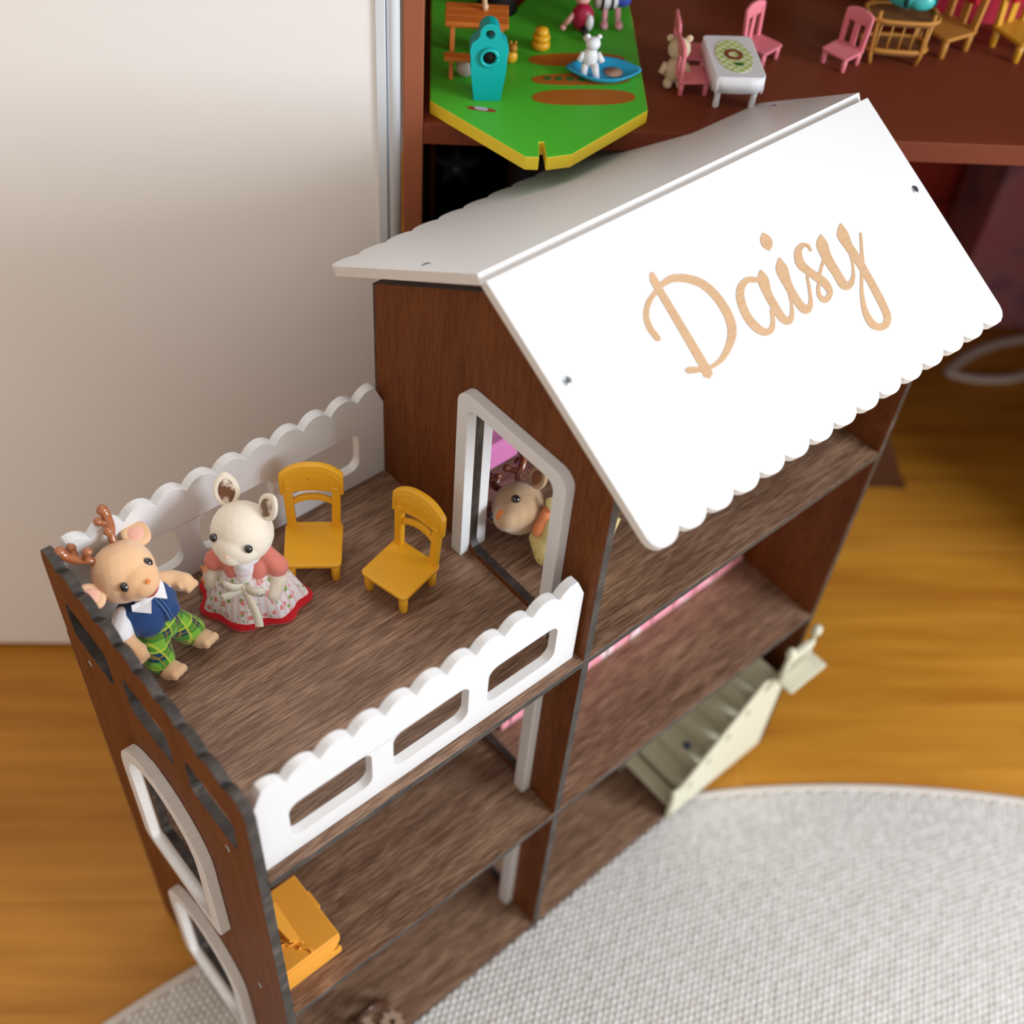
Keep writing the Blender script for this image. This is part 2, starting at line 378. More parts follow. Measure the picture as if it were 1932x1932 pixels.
# ================================================================ DOLLHOUSE
HO=Vector((.345,.1386,G))
DH=empty('dollhouse',HO,'three-storey dark stained plywood dollhouse with white scalloped roof reading Daisy','dollhouse')
SHX=(T,)
def house_prism(name,outer,holes,fn,mats,bev=.0005): return prism(name,outer,holes,fn,mats,DH,bev,HO)
def lobes(a0,a1,n,base,amp,k=8,power=2.3):
    P=[]
    for i in range(n):
        for j in range(k):
            t=j/k; P.append((a0+(a1-a0)*(i+t)/n, base+amp*(1-abs(2*t-1)**power)))
    P.append((a1,base)); return P
def planeX(x0,x1): return lambda a,b,s:(x0 if s==0 else x1,a,b)
def planeY(y0,y1): return lambda a,b,s:(a,y0 if s==0 else y1,b)
def planeZ(z0,z1): return lambda a,b,s:(a,b,z0 if s==0 else z1)
# horizontal boards, grain along x
for z in (0,H1,H2):
    house_prism('floor_board',[(0,-.0006),(X2,-.0006),(X2,D-.0005),(0,D-.0005)],[],planeZ(z-T,z),[WF,WE])
# end panel at the balcony, scalloped top, three slots, two arched windows
top=lobes(-.0,D,10,.629,.0075)
out=[(0,G)]+[(D,G)]+top[::-1]
out=[(0,G),(D,G),(D,.620)]+[(a,b) for a,b in top[::-1]][1:-1]+[(0,.622)]
ZS0,ZS1=.545,.590
slots=[rrect(a,b,ZS0,ZS1,.009) for a,b in ((.022,.085),(.107,.171),(.193,.257))]
def arch(y0,y1,z0,z1,rb,n=14):
    r=(y1-y0)/2; c=(y0+y1)/2; P=[]
    for i in range(n+1):
        t=math.pi*i/n; P.append((c+r*math.cos(t),z1-r+r*math.sin(t)))
    for cx,s in ((y0+rb,2),(y1-rb,3)):
        for i in range(5):
            t=math.pi/2*(s+i/4); P.append((cx+rb*math.cos(t),z0+rb+rb*math.sin(t)))
    return P
WY0,WY1=.078,.2055
wins=[arch(WY0+.016,WY1-.016,z+.055,z+.2115,.006) for z in (H1,0)]
house_prism('end_panel',out,slots+wins,planeX(-T,0),[WP,WE])
for z in (H1,0):
    o=house_prism('window_frame',arch(WY0,WY1,z+.040,z+.2275,.010),[arch(WY0+.013,WY1-.013,z+.052,z+.2145,.006)],planeX(-.0180,-.0082),[WH,WHE],.0008)
# end and divider gables
GP=[(0,G),(D,G),(D,.733),(.1386,.8135),(0,.733)]
def door(z,zt,y0=.049,y1=.1465): return rrect(y0,y1,z+.006,zt,.010)
dz=[(H2,.7035),(H1,.4560),(0,.1920)]
house_prism('divider_panel',GP,[door(z,zt) for z,zt in dz],planeX(X1,X1+T),[WP,WE])
house_prism('gable_panel',GP,[],planeX(X2,X2+T),[WP,WE])
for z,zt in dz:
    y0,y1=.0365,.159; r=.014
    for xa,xb in ((X1-.0098,X1-.0002),(X1+T+.0002,X1+T+.0098)):
        zo=zt+.0125; zi=zt
        P=[(y0,z+.0003),(y0+.0125,z+.0003)]
        def arcp(cx,cz,r,a0,a1,n=6): return [(cx+r*math.cos(math.radians(a0+(a1-a0)*i/n)),cz+r*math.sin(math.radians(a0+(a1-a0)*i/n))) for i in range(n+1)]
        ri=.010; P+=arcp(y0+.0125+ri,zi-ri,ri,180,90); P+=arcp(y1-.0125-ri,zi-ri,ri,90,0); P+=[(y1-.0125,z+.0003),(y1,z+.0003)]
        P+=arcp(y1-r,zo-r,r,0,90); P+=arcp(y0+r,zo-r,r,90,180)
        house_prism('door_frame',P,[],planeX(xa,xb),[WH,WH],.0010)
# back panels
house_prism('back_panel',[(-T,G),(X1,G),(X1,H2-.001),(-T,H2-.001)],[],planeY(D+.0002,D+.0032),[WP,WE])
house_prism('back_panel',[(X1+.0004,G),(X2+T,G),(X2+T,.731),(X1+.0004,.731)],[],planeY(D+.0002,D+.0032),[WP,WE])
# white balcony rails
def rail(y0,y1,x0,x1):
    base=.6245; tp=lobes(x0,x1,11,base,.0088,9,2.2)
    P=[(x0,H2+.0003),(x1,H2+.0003),(x1,.612)]+tp[::-1][3:-3]+[(x0,.612)]
    holes=[rrect(a,b,ZS0+.001,ZS1+.001,.0095,6) for a,b in ((.0265,.0955),(.1145,.184),(.203,.272))]
    return house_prism('balcony_rail',P,holes,planeY(y0,y1),[WH,WH],.0022)
rail(.008,.0162,.0006,.2955); rail(D-.0098,D-.0008,.0006,.2995)
# roof
RX0,RX1=.2915,.7065; RL=.2075; cs,sn=.8628,.5055
def roof(side):
    # side -1 front, +1 rear ; outline in (x,l)
    o=Vector((0,.1352,.8278)) if side<0 else Vector((0,.1455,.8290)); d=Vector((0,side*cs,-sn)); nn=Vector((0,side*sn,cs)); th=.0085
    P=[]
    n=15; st=(RX1-RX0)/n
    low=[]
    for i in range(n):
        for j in range(10):
            t=j/10; low.append((RX0+st*(i+t),RL+.0078*(1-abs(2*t-1)**2.0)**.75))
    low=low[5:]; low=[p for p in low if p[0]<RX1-st*.5]
    l0=-.0015 if side<0 else 0
    P=[(RX1,l0),(RX0,l0)]
    P+=[(RX0,RL-.004),(RX0+.0012,RL+.001),(RX0+.0042,RL+.0048),(RX0+.009,RL+.0074)]+low[0:]+[(RX1-.009,RL+.0074),(RX1-.0042,RL+.0048),(RX1-.0012,RL+.001),(RX1,RL-.004)]
    fn=lambda a,b,s:o+Vector((a,0,0))+d*b-nn*(th*s)
    ob=house_prism('roof_board',P,[],fn,[WH,WHE],.0010)
    return ob,o,d,nn
RF,ro,rd,rn=roof(-1); RB,bo,bd,bn=roof(1)
# the top edge of the rear board is painted like its face
for p in RB.data.polygons:
    if p.material_index==1 and abs(p.center.z-(.829-.0085*.43)+HO.z)<.008 and p.normal.z>0: p.material_index=0
def screw(c,nrm,parent,r=.0036):
    Z=Vector(nrm).normalized(); X=Z.orthogonal().normalized(); Y=Z.cross(X)
    M=basis(Vector(c)-HO,X,Y,Z)
    bm=bmesh.new(); lathe_bm(bm,[(r*.98,-.0003),(r,.0002),(r*.75,.0005),(r*.2,.0006)],20); o=bm_obj('screw',bm,STEEL,parent,True,M)
    bm=bmesh.new(); Rz=Matrix.Rotation(.5,4,'Z')
    box_bm(bm,-r*.62,r*.62,-r*.13,r*.13,.0003,.00075,Rz); box_bm(bm,-r*.13,r*.13,-r*.62,r*.62,.0003,.00075,Rz); bm_obj('screw_cross',bm,DARK,o)
    return o
ox=lambda o,d,x,l:o+Vector((x,0,0))+d*l
for x,l in ((.3043,.0844),(.6953,.085)): screw(ox(ro,rd,x,l),rn,DH)
for x,l in ((.3035,.0827),(.6890,.080)): screw(ox(bo,bd,x,l),bn,DH)
for y,z in ((.2426,H2-.0045),(.042,H2-.0045),(.0438,H1-.012),(.2426,H1-.012)): screw((-T,y,z),(-1,0,0),DH,.0030)
# lettering let into the roof
LT=json.loads('{"D":[[[4131,455,4125,464,4115,475,4105,491,4097,508,4094,520,4094,531,4094,549,4093,586,4090,651,4087,736,4083,827,4080,911,4076,989,4072,1065,4068,1135,4064,1191,4060,1231,4055,1259,4051,1279,4048,1294],[4169,462,4168,472,4168,485,4169,499,4168,513,4167,523,4166,530,4163,547,4161,584,4160,649,4158,734,4156,825,4154,910,4153,987,4151,1065,4149,1135,4147,1193,4145,1235,4142,1265,4139,1286,4137,1301],[4155,447],[4088,1326]],[[4093,573,4073,580,4043,589,4010,601,3979,615,3953,632,3928,651,3905,672,3886,694,3870,719,3859,745,3851,772,3846,799,3846,828,3850,858,3855,884,3859,902],[4107,601,4087,609,4059,620,4030,632,4005,645,3983,660,3962,677,3943,694,3929,712,3918,732,3910,754,3904,777,3901,799,3901,823,3904,851,3908,876,3911,894],[4115,582],[3888,915]],[[4173,586,4193,585,4221,585,4249,585,4273,588,4293,594,4315,603,4338,614,4362,628,4387,646,4413,666,4436,688,4456,712,4472,740,4485,771,4496,805,4503,839,4508,876,4509,915,4507,954,4503,989,4495,1019,4485,1047,4473,1073,4458,1096,4442,1116,4422,1136,4399,1155,4374,1173,4347,1190,4319,1206,4290,1220,4263,1231,4237,1238,4211,1242,4184,1245,4160,1244,4138,1242,4118,1236,4099,1229,4079,1221,4060,1213,4040,1203,4022,1193,4005,1185,3991,1180,3979,1177,3969,1175,3962,1174],[4171,546,4190,542,4220,537,4255,533,4291,534,4323,541,4354,551,4383,564,4412,580,4442,599,4472,622,4502,649,4527,679,4547,713,4563,750,4575,788,4584,827,4590,868,4592,912,4591,954,4586,994,4578,1031,4566,1065,4551,1098,4530,1127,4505,1154,4475,1177,4445,1197,4414,1214,4381,1230,4347,1245,4312,1257,4278,1267,4245,1272,4213,1274,4183,1274,4156,1273,4129,1270,4105,1265,4083,1260,4061,1254,4038,1248,4014,1242,3993,1235,3976,1229,3964,1224,3953,1219,3946,1214,3940,1211],[4152,568],[3933,1186]]],"aisy":[[[4979,852,4966,845,4946,834,4921,822,4892,814,4862,813,4832,817,4802,824,4774,836,4750,852,4728,871,4709,894,4692,920,4678,951,4666,986,4657,1022,4652,1057,4650,1091,4653,1125,4658,1156,4667,1184,4679,1208,4694,1229,4713,1247,4735,1261,4762,1270,4789,1273,4816,1270,4841,1261,4861,1248,4877,1231,4890,1213,4902,1196,4914,1177,4927,1157,4938,1139,4945,1126],[4945,887,4931,880,4913,870,4895,861,4880,859,4866,860,4848,865,4831,872,4817,880,4803,891,4790,904,4778,920,4766,940,4754,966,4744,997,4735,1029,4731,1058,4731,1086,4736,1114,4742,1141,4750,1164,4756,1182,4764,1198,4771,1210,4778,1217,4785,1222,4795,1225,4806,1226,4816,1225,4826,1220,4840,1210,4855,1197,4868,1182,4881,1165,4893,1146,4902,1128,4910,1115],[4979,879],[4934,1110]],[[5032,820,5019,829,4999,842,4979,859,4964,879,4955,903,4948,931,4944,963,4940,995,4936,1028,4933,1062,4931,1096,4930,1126,4930,1154,4930,1182,4932,1208,4938,1231,4949,1251,4965,1268,4986,1279,5012,1283,5037,1278,5057,1268,5073,1255,5088,1240,5102,1221,5116,1200,5130,1177,5141,1156,5151,1135,5160,1113,5168,1093,5173,1080],[5054,825,5058,837,5064,855,5068,876,5068,898,5059,922,5045,947,5031,974,5021,1001,5015,1030,5013,1062,5012,1095,5011,1125,5011,1152,5010,1178,5012,1200,5014,1215,5018,1223,5021,1226,5021,1227,5019,1228,5020,1231,5028,1231,5041,1227,5055,1220,5071,1206,5087,1188,5103,1168,5117,1149,5128,1129,5137,1108,5145,1089,5150,1076],[5046,816],[5164,1071]],[[5258,807,5242,817,5218,832,5193,852,5174,877,5164,905,5161,937,5159,971,5158,1004,5155,1038,5153,1072,5152,1106,5151,1137,5151,1165,5151,1192,5154,1217,5159,1239,5170,1258,5189,1274,5216,1283,5245,1282,5269,1272,5288,1258,5305,1242,5320,1224,5333,1205,5346,1184,5358,1162,5371,1139,5386,1112,5401,1082,5416,1054,5426,1035],[5280,813,5283,828,5287,850,5291,873,5290,896,5282,921,5269,949,5255,979,5244,1009,5238,1040,5234,1073,5232,1105,5231,1134,5232,1161,5235,1185,5239,1205,5243,1219,5246,1225,5244,1225,5238,1223,5233,1225,5238,1226,5253,1224,5271,1217,5287,1207,5302,1193,5316,1174,5329,1153,5343,1131,5359,1104,5375,1075,5390,1048,5400,1029],[5273,803],[5417,1024]],[[5602,874,5604,866,5606,855,5608,840,5605,826,5596,813,5584,802,5566,791,5543,786,5517,788,5490,794,5462,804,5437,821,5416,842,5398,867,5384,895,5378,925,5382,954,5394,980,5408,1003,5421,1026,5433,1050,5445,1074,5457,1097,5467,1117,5476,1136,5485,1154,5493,1170,5497,1184,5498,1197,5498,1210,5495,1220,5491,1226,5481,1232,5466,1237,5453,1239,5451,1240,5451,1240,5444,1233,5438,1222,5435,1212,5437,1200,5445,1184,5455,1168,5465,1154,5477,1143,5492,1134,5506,1126,5516,1120],[5574,873,5575,865,5576,854,5576,844,5573,837,5566,832,5556,826,5547,824,5540,825,5531,828,5517,835,5505,843,5496,853,5487,868,5479,887,5472,907,5470,923,5471,939,5476,957,5484,979,5494,1002,5508,1024,5524,1045,5541,1068,5555,1092,5563,1115,5570,1137,5573,1160,5573,1181,5569,1202,5561,1221,5550,1239,5533,1255,5511,1268,5486,1278,5458,1284,5427,1282,5404,1268,5392,1249,5387,1230,5388,1210,5396,1191,5409,1172,5423,1154,5438,1139,5454,1126,5471,1115,5486,1106,5496,1100],[5587,882],[5517,1104]],[[5537,1082,5551,1071,5571,1056,5593,1040,5614,1025,5636,1012,5659,998,5681,986,5696,978],[5516,1066,5529,1055,5549,1040,5572,1024,5594,1008,5616,994,5639,979,5660,967,5675,958],[5517,1080],[5696,961]],[[5760,803,5743,810,5718,821,5691,837,5669,859,5657,885,5651,913,5647,944,5645,978,5643,1016,5643,1056,5644,1096,5645,1130,5643,1161,5640,1192,5639,1221,5646,1248,5668,1272,5701,1284,5730,1284,5755,1279,5778,1270,5799,1257,5818,1242,5835,1226,5852,1206,5868,1185,5882,1162,5896,1141,5908,1119,5919,1097,5928,1077,5934,1064],[5779,810,5779,824,5781,844,5783,864,5783,883,5776,903,5766,927,5754,953,5746,982,5741,1015,5738,1054,5737,1093,5736,1129,5735,1162,5734,1191,5735,1213,5736,1225,5734,1224,5729,1224,5732,1227,5741,1229,5752,1229,5769,1225,5787,1218,5806,1208,5824,1193,5841,1174,5858,1154,5873,1134,5885,1113,5896,1092,5904,1072,5910,1059],[5774,801],[5925,1054]],[[6007,802,5988,812,5961,827,5933,848,5912,873,5904,900,5904,927,5908,955,5910,985,5912,1018,5914,1054,5915,1090,5917,1126,5918,1161,5918,1197,5918,1235,5917,1275,5913,1321,5908,1371,5902,1420,5896,1465,5891,1506,5886,1543,5880,1575,5872,1600,5862,1617,5852,1628,5842,1635,5833,1639,5824,1642,5813,1642,5801,1641,5791,1637,5782,1630,5772,1620,5765,1608,5760,1594,5756,1574,5756,1547,5759,1518,5764,1489,5774,1460,5789,1429,5805,1397,5822,1369,5838,1344,5855,1323,5873,1302,5893,1279,5915,1256,5940,1232,5965,1208,5989,1182,6010,1157,6029,1131,6048,1104,6068,1076,6091,1043,6117,1007,6141,973,6157,950],[6026,808,6027,824,6029,847,6031,870,6031,891,6027,909,6019,931,6010,955,6004,983,6003,1014,6004,1048,6006,1085,6007,1123,6005,1160,6003,1196,5999,1235,5996,1276,5992,1323,5989,1374,5984,1424,5979,1470,5973,1511,5966,1550,5958,1585,5947,1617,5932,1643,5913,1664,5891,1679,5866,1691,5836,1697,5805,1697,5776,1692,5750,1682,5727,1668,5706,1651,5689,1629,5680,1603,5679,1574,5684,1543,5694,1510,5707,1479,5723,1447,5744,1415,5766,1384,5787,1356,5807,1332,5827,1310,5846,1289,5866,1267,5887,1243,5909,1217,5931,1192,5952,1166,5974,1142,5995,1118,6017,1092,6039,1065,6065,1033,6092,998,6117,965,6134,942],[6020,799],[6150,940]]],"dot":[[[5252,580,5244,586,5232,593,5220,602,5210,610,5203,618,5199,626,5195,634,5192,643,5190,652,5188,660,5189,668,5191,676,5196,685,5204,696,5211,706,5216,713],[5275,582,5281,588,5289,597,5297,608,5303,618,5305,627,5306,635,5306,644,5304,652,5303,661,5300,669,5296,678,5289,687,5278,697,5263,705,5249,712,5239,717],[5265,574],[5225,722]]]}')
def letters():
    from mathutils.geometry import delaunay_2d_cdt
    for key,strokes in LT.items():
        vs=[];fs=[]
        for L,R,c0,c1 in strokes:
            i0=len(vs); n=len(L)//2
            for i in range(n): vs+= [Vector((L[2*i],L[2*i+1])),Vector((R[2*i],R[2*i+1]))]
            vs+=[Vector(c0),Vector(c1)]
            T3=[(i0+2*n,i0,i0+1),(i0+2*n+1,i0+2*n-2,i0+2*n-1)]
            for i in range(n-1): a=i0+2*i; T3+=[(a,a+1,a+3),(a,a+3,a+2)]
            for t3 in T3:
                p,q_,r_=[vs[k] for k in t3]; ar=(q_-p).cross(r_-p)
                if abs(ar)<1e-3: continue
                fs.append(t3 if ar>0 else t3[::-1])
        ov,oe,of,_,_,off=delaunay_2d_cdt(vs,[],fs,1,1e-4)
        bm=bmesh.new(); V=[bm.verts.new(ox(ro,rd,v.x*1e-4,v.y*1e-4)+rn*.00035-HO) for v in ov]
        for f_,o3 in zip(of,off):
            if o3:
                try: bm.faces.new([V[k] for k in f_])
                except ValueError: pass
        for v in [v for v in bm.verts if not v.link_faces]: bm.verts.remove(v)
        for f_ in bm.faces:
            f_.normal_update()
            if f_.normal.dot(rn)<0: f_.normal_flip()
        me=bpy.data.meshes.new('lettering'); bm.to_mesh(me); bm.free(); me.materials.append(BIRCH); o=bpy.data.objects.new('lettering',me); link(o,DH)
        m=o.modifiers.new('thick','SOLIDIFY'); m.thickness=.0004; m.offset=-.5
letters()
# ================================================================ FURNITURE ON THE BALCONY
def chair(name,M,label,m,s=1.0,fancy=True,group=None):
    t=empty(name,M,label,'chair',group)
    w,dp,sh=.0245*s,.0245*s,.024*s
    bm=bmesh.new(); P=rrect(-w,w,-dp,dp,.005*s,4)
    tp=[bm.verts.new((x*(1-.02 if y<0 else 1.0),y,sh)) for x,y in P]; bt=[bm.verts.new((x*.97,y*.97,sh-.0046*s)) for x,y in P]
    bm.faces.new(tp); bm.faces.new(bt[::-1]); k=len(P)
    for i in range(k): bm.faces.new([bt[i],bt[(i+1)%k],tp[(i+1)%k],tp[i]])
    bevel(bm_obj('seat',bm,m,t),.0012*s,3)
    for sx in (-1,1):
        for sy in (-1,1):
            x,y=sx*.0185*s,sy*.0185*s
            bm=bmesh.new(); lathe_bm(bm,[(.0030*s,0),(.0036*s,.0008*s),(.0040*s,.010*s),(.0042*s,sh-.003*s)],14,Matrix.Translation((x,y,0))); bm_obj('leg',bm,m,t,True)
    yb=.0205*s
    for sx in (-1,1):
        x=sx*.0185*s; bm=bmesh.new()
        bx=box_bm(bm,-.0037*s,.0037*s,-.0028*s,.0028*s,0,.046*s)
        for v in bm.verts: v.co=Vector((v.co.x+x+sx*v.co.z*.035,v.co.y+yb+v.co.z*.06,v.co.z+sh-.0008*s))
        bevel(bm_obj('back_post',bm,m,t),.0007*s)
    def railp(z0,z1,arc0,arc1,hw,th,nm,yo=0):
        n=16; bm=bmesh.new(); R=[]
        for i in range(n+1):
            a=-hw+2*hw*i/n; u=abs(2*i/n-1); zb=z0+arc0*(1-u*u); zt=z1+arc1*(1-u**2.6); ring=[]
            for b,sd in ((zb,-1),((zb+zt)/2,-1),(zt,-1),(zt,1),((zb+zt)/2,1),(zb,1)): ring.append(bm.verts.new((a,yb+(b-sh)*.06+sd*th/2+.002*s*(1-(a/hw)**2),b)))
            R.append(ring)
        for p,q_ in zip(R,R[1:]):
            for k in range(6): bm.faces.new([p[k],p[(k+1)%6],q_[(k+1)%6],q_[k]])
        bm.faces.new(R[0][::-1]); bm.faces.new(R[-1]); o=bm_obj(nm,bm,m,t,True); bevel(o,.0009*s,2,40); return o
    if fancy:
        cr_=railp(.0615*s,.0825*s,.0035*s,.0105*s,.0262*s,.0058*s,'crest_rail')
        railp(.0495*s,.0555*s,.0035*s,.0035*s,.0160*s,.0036*s,'back_rail')
        # carved spray on the crest
        bm=bmesh.new()
        for i in range(-5,6):
            x=i*.0032*s; z=.0765*s+.0042*s*(1-(i/5.5)**2)-.0015*s+(.0009*s if i%2 else -.0006*s); y=yb+(z-sh)*.06-.0031*s+.002*s*(1-(x/(.026*s))**2)
            ell_bm(bm,(x,y,z),((.0019 if i==0 else .0013)*s,.0006*s,(.0018 if i==0 else .0008)*s),Matrix.Rotation(.5*(1 if i%2 else -1),3,'Y'),1)
        bm_obj('carved_spray',bm,m,cr_,True)
        n=12; fr=[]
        P=[(-.0225*s,.0660*s),(.0225*s,.0660*s)]+[(.0225*s-.045*s*i/n,.0785*s+.0098*s*(1-abs(1-2*i/n)**2.4)) for i in range(n+1)]
        def yy(a,b): return yb+(b-sh)*.06-.0029*s+.002*s*(1-(a/(.026*s))**2)
        bm=bmesh.new(); tube_bm(bm,[(a,yy(a,b),b+(.0035*s*(1-(a/(.026*s))**2) if b<.067*s else 0)) for a,b in [(-.0225*s+.045*s*i/8,.0655*s) for i in range(9)]+P[2:]+[P[0]]],.00045*s,5); bm_obj('panel_line',bm,m,cr_,True)
    else:
        railp(.060*s,.074*s,-.002*s,.006*s,.024*s,.005*s,'crest_rail')
        bm=bmesh.new(); box_bm(bm,-.0045*s,.0045*s,yb+.0005*s,yb+.004*s,sh-.001*s,.062*s); bevel(bm_obj('splat',bm,m,t),.0006*s)
    return t
def face(fx,fy): return math.atan2(fx,-fy)     # rotation that turns local -Y to (fx,fy)
c1=chair('toy_chair',Tm(.1885,.2175,H2,face(-.60,-.80)),'mustard plastic toy chair beside the white rabbit, carved back to the rear rail',MUST,group='mustard toy chairs on the balcony')
c2=chair('toy_chair',Tm(.2300,.1520,H2,face(-.975,-.22)),'mustard plastic toy chair standing alone in front of the white door frame',MUST,group='mustard toy chairs on the balcony')
# ================================================================ CRITTERS
def ear_mesh(name,base,tip,w,th,m,min_,parent,H,face_dir=(0,-1,0),pad=.62):
    """leaf shaped ear from base to tip with an inner lining facing face_dir."""
    b=H@Vector(base); t=H@Vector(tip); Z=(t-b); L=Z.length; Z.normalize(); Fd=(H.to_3x3()@Vector(face_dir)); Fd=(Fd-Z*Fd.dot(Z)).normalized(); X=Fd.cross(Z).normalized()
    M=basis((b+t)/2,X,-Fd,Z)
    bm=bmesh.new(); bmesh.ops.create_icosphere(bm,subdivisions=3,radius=1)
    for v in bm.verts:
        z=v.co.z; wz=w*(1-.25*z*z)*(1.0-.10*z); v.co=Vector((v.co.x*wz,v.co.y*th+(th*.55 if v.co.y<0 else 0)*(1-min(1,(v.co.x**2+z*z)*1.3)),z*L/2))
    e=bm_obj(name,bm,m,parent,True,M)
    bm=bmesh.new(); bmesh.ops.create_icosphere(bm,subdivisions=3,radius=1)
    for v in bm.verts:
        z=v.co.z; v.co=Vector((v.co.x*w*pad*(1-.2*z*z),v.co.y*th*.45-th*.32,z*L*.5*pad*1.1-.02*L))
    bm_obj('ear_lining',bm,min_,e,True)
    return e
def head_mat(pivot,yaw,pitch=0,roll=0):
    p=Vector(pivot); return Matrix.Translation(p)@Matrix.Rotation(yaw,4,'Z')@Matrix.Rotation(pitch,4,'X')@Matrix.Rotation(roll,4,'Y')@Matrix.Translation(-p)
RCAM=Euler((0.720460,-0.065049,-0.709614)).to_matrix()   # fixed frame in which the three toy heads' facing directions were noted
def head_cam(root,hc,F,X):
    F=Vector(F).normalized(); X=Vector(X); X=(X-F*X.dot(F)).normalized(); U=F.cross(X)*1.0
    Rw=Matrix((RCAM@X,RCAM@(-F),RCAM@U)).transposed(); Rl=(root.matrix_basis.to_3x3().inverted()@Rw).to_4x4(); h=Vector(hc)
    return Matrix.Translation(h)@Rl@Matrix.Translation(-h)
def cam_dir(root,H):
    return H.to_3x3().inverted()@(root.matrix_basis.to_3x3().inverted()@(RCAM@Vector((0,0,1))))
def eyes(H,c,dx,y,z,parent,r=.0034):
    for sx in (-1,1):
        p=H@(Vector(c)+Vector((sx*dx,y,z))); ell('eye',p,(r,r*.95,r*1.12),EYE,parent,sub=3)
# --- white rabbit mother
def rabbit():
    rz=face(-.66,-.75)
    t=empty('toy_rabbit',Tm(.1260,.2160,H2,rz),'white flocked toy rabbit in pink floral skirt and coral jacket, facing the camera','toy figure')
    hc=(0,-.002,.0880); H=head_cam(t,hc,(-.24,-.46,.85),(.92,-.30,.12)); cdv=cam_dir(t,H)
    el=[('e',hc,(.0248,.0232,.0250),H),('e',(0,-.010,.0815),(.0205,.0180,.0155),H),('e',(0,-.0205,.0765),(.0100,.0080,.0080),H),('c',(0,0,.045),(0,0,.074),.014,.011),
        ('c',(-.016,-.001,.056),(-.0285,-.004,.040),.0050,.0078),('c',(-.0285,-.004,.040),(-.0290,-.009,.032),.0078,.0068),
        ('c',(.016,-.001,.056),(.0255,-.009,.040),.0050,.0078),('c',(.0255,-.009,.040),(.0215,-.017,.031),.0078,.0068)]
    for sx,hx,hy,hz in ((-1,-.029,-.0115,.0290),(1,.0195,-.0200,.0280)):
        for k in range(3): el.append(('e',(hx+(k-1)*.0036,hy,hz),(.0023,.0030,.0030)))
        el.append(('e',(hx-sx*.006,hy+.003,hz+.004),(.0022,.0028,.0030)))
    blob('body',el,F_RAB,t)
    ear_mesh('ear',(-.0150,.003,.102),(-.0240,.008,.1290),.0104,.0038,F_RAB,F_RABEAR,t,H,tuple(cdv+Vector((.3,0,0))),.70)
    ear_mesh('ear',(.0125,.003,.104),(.0235,-.004,.1290),.0105,.0040,F_RAB,F_RABEAR,t,H,tuple(cdv+Vector((-.3,0,0))),.70)
    eyes(H,(0,-.002,.0885),.0143,-.0198,.000,t,.0033)
    ell('nose',H@Vector((0,-.0283,.0795)),(.0014,.0010,.0009),F_PINK,t,sub=2)
    # orange marker scribble on the arm
    bm=bmesh.new()
    for a,b in (((-.0325,-.0105,.052),(-.0345,-.0095,.0445)),((-.0355,-.007,.049),(-.0315,-.0118,.0455)),((-.0365,-.0085,.036),(-.0330,-.0145,.0365)),((-.0310,-.011,.0545),(-.0300,-.0105,.0475))):
        tube_bm(bm,crv([a,((Vector(a)+Vector(b))/2+Vector((-.0003,-.0006,.0006))),b],3),.0007,6)
    bm_obj('marker_scribble',bm,F_ORANGE,t,True)
    # skirt with folds
    fold=lambda a,u:(1-u)*(.085*math.sin(7*a+.6)+.045*math.sin(3*a+1.1)+.03*math.sin(12*a))
    bm=bmesh.new(); prof=[(.0425,.0042),(.0425,.0052),(.0412,.010),(.0385,.017),(.0345,.026),(.0290,.036),(.0225,.045),(.0165,.051)]
    lathe_bm(bm,prof,96,None,fold); 
    for v in bm.verts: v.co.y*=.66+.3*min(1,v.co.z/.045); v.co.x*=.96
    bm_obj('skirt',bm,C_FLOR,t,True)
    bm=bmesh.new(); lathe_bm(bm,[(.0445,0),(.0465,.0008),(.0470,.0035),(.0455,.0062),(.0420,.0068)],96,None,lambda a,u:(.085*math.sin(7*a+.6)+.045*math.sin(3*a+1.1))*.75)
    for v in bm.verts: v.co.y*=.70; v.co.x*=.96
    bm_obj('hem',bm,C_RED,t,True)
    # jacket: bodice shell, two sleeves, open in front over lace
    blob('jacket',[('e',(0,.002,.056),(.0190,.0150,.0165)),('c',(-.013,0,.064),(-.0250,-.002,.051),.0075,.0093),('c',(.013,0,.064),(.0245,-.005,.051),.0075,.0093),('e',(-.009,-.006,.050),(.009,.011,.014)),('e',(.009,-.006,.050),(.009,.011,.014))],C_CORAL,t,.0012)
    blob('bib',[('e',(0,-.0125,.056),(.0085,.0068,.0135)),('e',(0,-.0145,.048),(.007,.006,.006))],C_LACE,t,.0010)
    blob('collar',[('e',(0,-.004,.0665),(.0145,.0150,.0035),(.15,0,0)),('e',(0,-.0155,.0625),(.0060,.0042,.0050))],C_WHITE,t,.0010)
    # satin bow
    def ribbon(pts,w,nm,par):
        pts=crv(pts,5); V=[];F=[]
        for i,p in enumerate(pts):
            tt=(pts[min(i+1,len(pts)-1)]-pts[max(i-1,0)]).normalized(); wv=tt.cross(Vector((0,-1,.35)).normalized()).normalized()*w/2; V+=[p-wv,p+wv]
        for i in range(len(pts)-1): F.append((2*i,2*i+1,2*i+3,2*i+2))
        o=mesh(nm,V,F,C_BOW,par,True); s_=o.modifiers.new('s','SOLIDIFY'); s_.thickness=.0005; return o
    bw_=ell('bow',(0,-.0225,.0440),(.0028,.0022,.0028),C_BOW,t)
    ribbon([(0,-.0225,.0440),(-.0075,-.0265,.0480),(-.0150,-.0250,.0500),(-.0140,-.0235,.0460),(-.0060,-.0235,.0435),(0,-.0225,.0438)],.0070,'loop',bw_)
